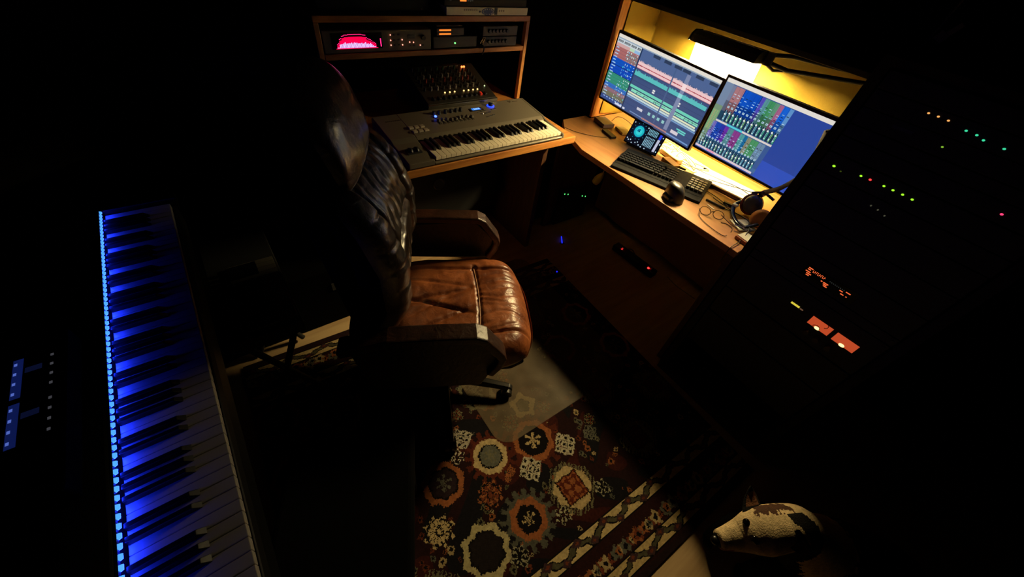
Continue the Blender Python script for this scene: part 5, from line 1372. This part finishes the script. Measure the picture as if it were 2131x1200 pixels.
# smooth
for _ in range(12):
    dense = [dense[0]] + [(0.25 * dense[i - 1][0] + 0.5 * dense[i][0] + 0.25 * dense[i + 1][0], 0.25 * dense[i - 1][1] + 0.5 * dense[i][1] + 0.25 * dense[i + 1][1], 0.25 * dense[i - 1][2] + 0.5 * dense[i][2] + 0.25 * dense[i + 1][2]) for i in range(1, len(dense) - 1)] + [dense[-1]]
WHT, BLF, TAN, PNK = lin((214, 188, 142)), lin((18, 16, 15)), lin((120, 78, 52)), lin((150, 96, 76))
def dogcol(p, i, k):
    q = 2 * PI * (k + 0.5) / NS; cw, sw = math.cos(q), math.sin(q)
    n = math.sin(p.x * 190 + 2 * math.sin(p.y * 150)) + 0.6 * math.sin(p.z * 230 + p.y * 90) + 0.5 * math.sin(p.x * 420 - p.y * 380)
    if i < 3 + 0.5 * n: return BLF
    if i < 20 and cw < 0.2 and sw < 0.25 and i < 16: return PNK
    ang = ((q - PI / 2 + PI) % (2 * PI)) - PI      # 0 at the top, + towards the near side
    if -0.35 < ang < 2.6 and abs(i - (58 + 6.5 * ang)) < 4.6 + 0.5 * n: return BLF
    if 38 < i + n < 56 and -1.2 < ang + 0.10 * n < -0.42: return tuple(0.35 * c_ for c_ in TAN)
    if i < 88 + 2 * n and sw > -0.45 + 0.06 * n: return WHT
    if i < 50 and cw < 0.6: return WHT
    return BLF
mbd = MB()
for i, (c, w_, hh) in enumerate(dense):
    a = dense[max(0, i - 1)][0]; b = dense[min(len(dense) - 1, i + 1)][0]; t_ = (b - a).normalized()
    sd = Vector((0, 0, 1)).cross(t_).normalized(); uv_ = t_.cross(sd)
    row = []
    for k in range(NS):
        q = 2 * PI * k / NS
        cw = math.cos(q); sw = math.sin(q)
        row.append(c + sd * w_ * math.copysign(abs(cw) ** 0.9, cw) + uv_ * hh * math.copysign(abs(sw) ** 0.9, sw))
    P.append(row)
for j in range(len(P) - 1):
    for k in range(NS):
        k2 = (k + 1) % NS; cc = (P[j][k] + P[j + 1][k2]) / 2
        col = dogcol(cc, j / 2, k)
        mbd._add([P[j][k], P[j][k2], P[j + 1][k2], P[j + 1][k]], [(0, 1, 2, 3)], col, True)
# legs, haunches, tail as part of the body
def limb(pts, rs_l, col=BLF): mbd.tube(smoothpath(pts, 4), [rs_l[0] + (rs_l[-1] - rs_l[0]) * i / (4 * (len(pts) - 1)) for i in range(4 * (len(pts) - 1) + 1)], 14, col)
limb([(1.05, -0.34, 0.28), (1.01, -0.31, 0.17), (0.985, -0.30, 0.09), (0.98, -0.30, 0.03)], [0.045, 0.020])
limb([(1.12, -0.52, 0.26), (1.03, -0.47, 0.16), (1.0, -0.445, 0.09), (0.995, -0.44, 0.03)], [0.045, 0.020])
for c in ((0.975, -0.305, 0.018), (0.98, -0.435, 0.018)): mbd.ell(c, (0.030, 0.022, 0.017), 14, 8, rot=R('Z', 25), col=BLF)
mbd.ell((1.24, -0.54, 0.12), (0.12, 0.055, 0.105), 18, 12, rot=R('Z', -42), col=BLF)
mbd.ell((1.33, -0.72, 0.12), (0.12, 0.055, 0.105), 18, 12, rot=R('Z', -42), col=BLF)
limb([(1.20, -0.47, 0.06), (1.14, -0.43, 0.03), (1.10, -0.41, 0.02)], [0.026, 0.018]); limb([(1.30, -0.67, 0.06), (1.22, -0.64, 0.03), (1.18, -0.62, 0.02)], [0.026, 0.018])
limb([(1.37, -0.77, 0.09), (1.36, -0.86, 0.04), (1.28, -0.93, 0.02)], [0.025, 0.010])
ob_dog = mbd.build('body', furm, dog, world=True)
md = ob_dog.modifiers.new('weld', 'WELD'); md.merge_threshold = 0.0002
# eyes, nose, ears
for sg in (1, -1):
    ec = nose + ax_ * 0.082 + upv * 0.0585 + side * 0.022 * sg
    MB().ell(ec - upv * 0.0065 - side * 0.002 * sg, (0.0115, 0.0115, 0.0095), 14, 10).build('eye', mat('eye_black', (8, 6, 5), 0.08), dog, world=True)
MB().ell(nose - ax_ * 0.003 + upv * 0.004, (0.013, 0.013, 0.010), 14, 10).build('nose', mat('nose_black', (12, 10, 10), 0.3), dog, world=True)
def ear(base, tip, wv, mname, col, inner):
    base, tip, wv = Vector(base), Vector(tip), Vector(wv)
    mb = MB(); P = []
    nrm = (tip - base).cross(wv).normalized()
    for j in range(11):
        t = j / 10; hw = (1 - t ** 1.6) ** 0.8 * 0.030 + 0.0008; c = base.lerp(tip, t) + nrm * 0.008 * math.sin(PI * t)
        P.append([c + wv * hw * math.cos(q) + nrm * (0.004 * math.sin(q) + 0.010 * abs(math.cos(q)) ** 2 * (1 - t)) for q in [2 * PI * k / 16 for k in range(16)]])
    for j in range(10):
        for k in range(16):
            k2 = (k + 1) % 16; mb._add([P[j][k], P[j][k2], P[j + 1][k2], P[j + 1][k]], [(0, 1, 2, 3)], inner if (2 < j < 8 and (k in (2, 3, 4, 5, 10, 11, 12, 13))) else col, True)
    mb._add(P[-1], [tuple(range(16))], col)
    return mb.build('ear', furm, dog, world=True)
e0 = nose + ax_ * 0.118 + upv * 0.046 + side * 0.036
ear(e0, e0 + side * 0.068 + upv * 0.016 + ax_ * 0.020, tuple(ax_), 'e', BLF, TAN)
e1 = nose + ax_ * 0.168 + upv * 0.060 - side * 0.014
ear(e1, e1 - side * 0.066 - upv * 0.030 + ax_ * 0.040, tuple((ax_ * 0.8 + upv * 0.2).normalized()), 'e', BLF, TAN)
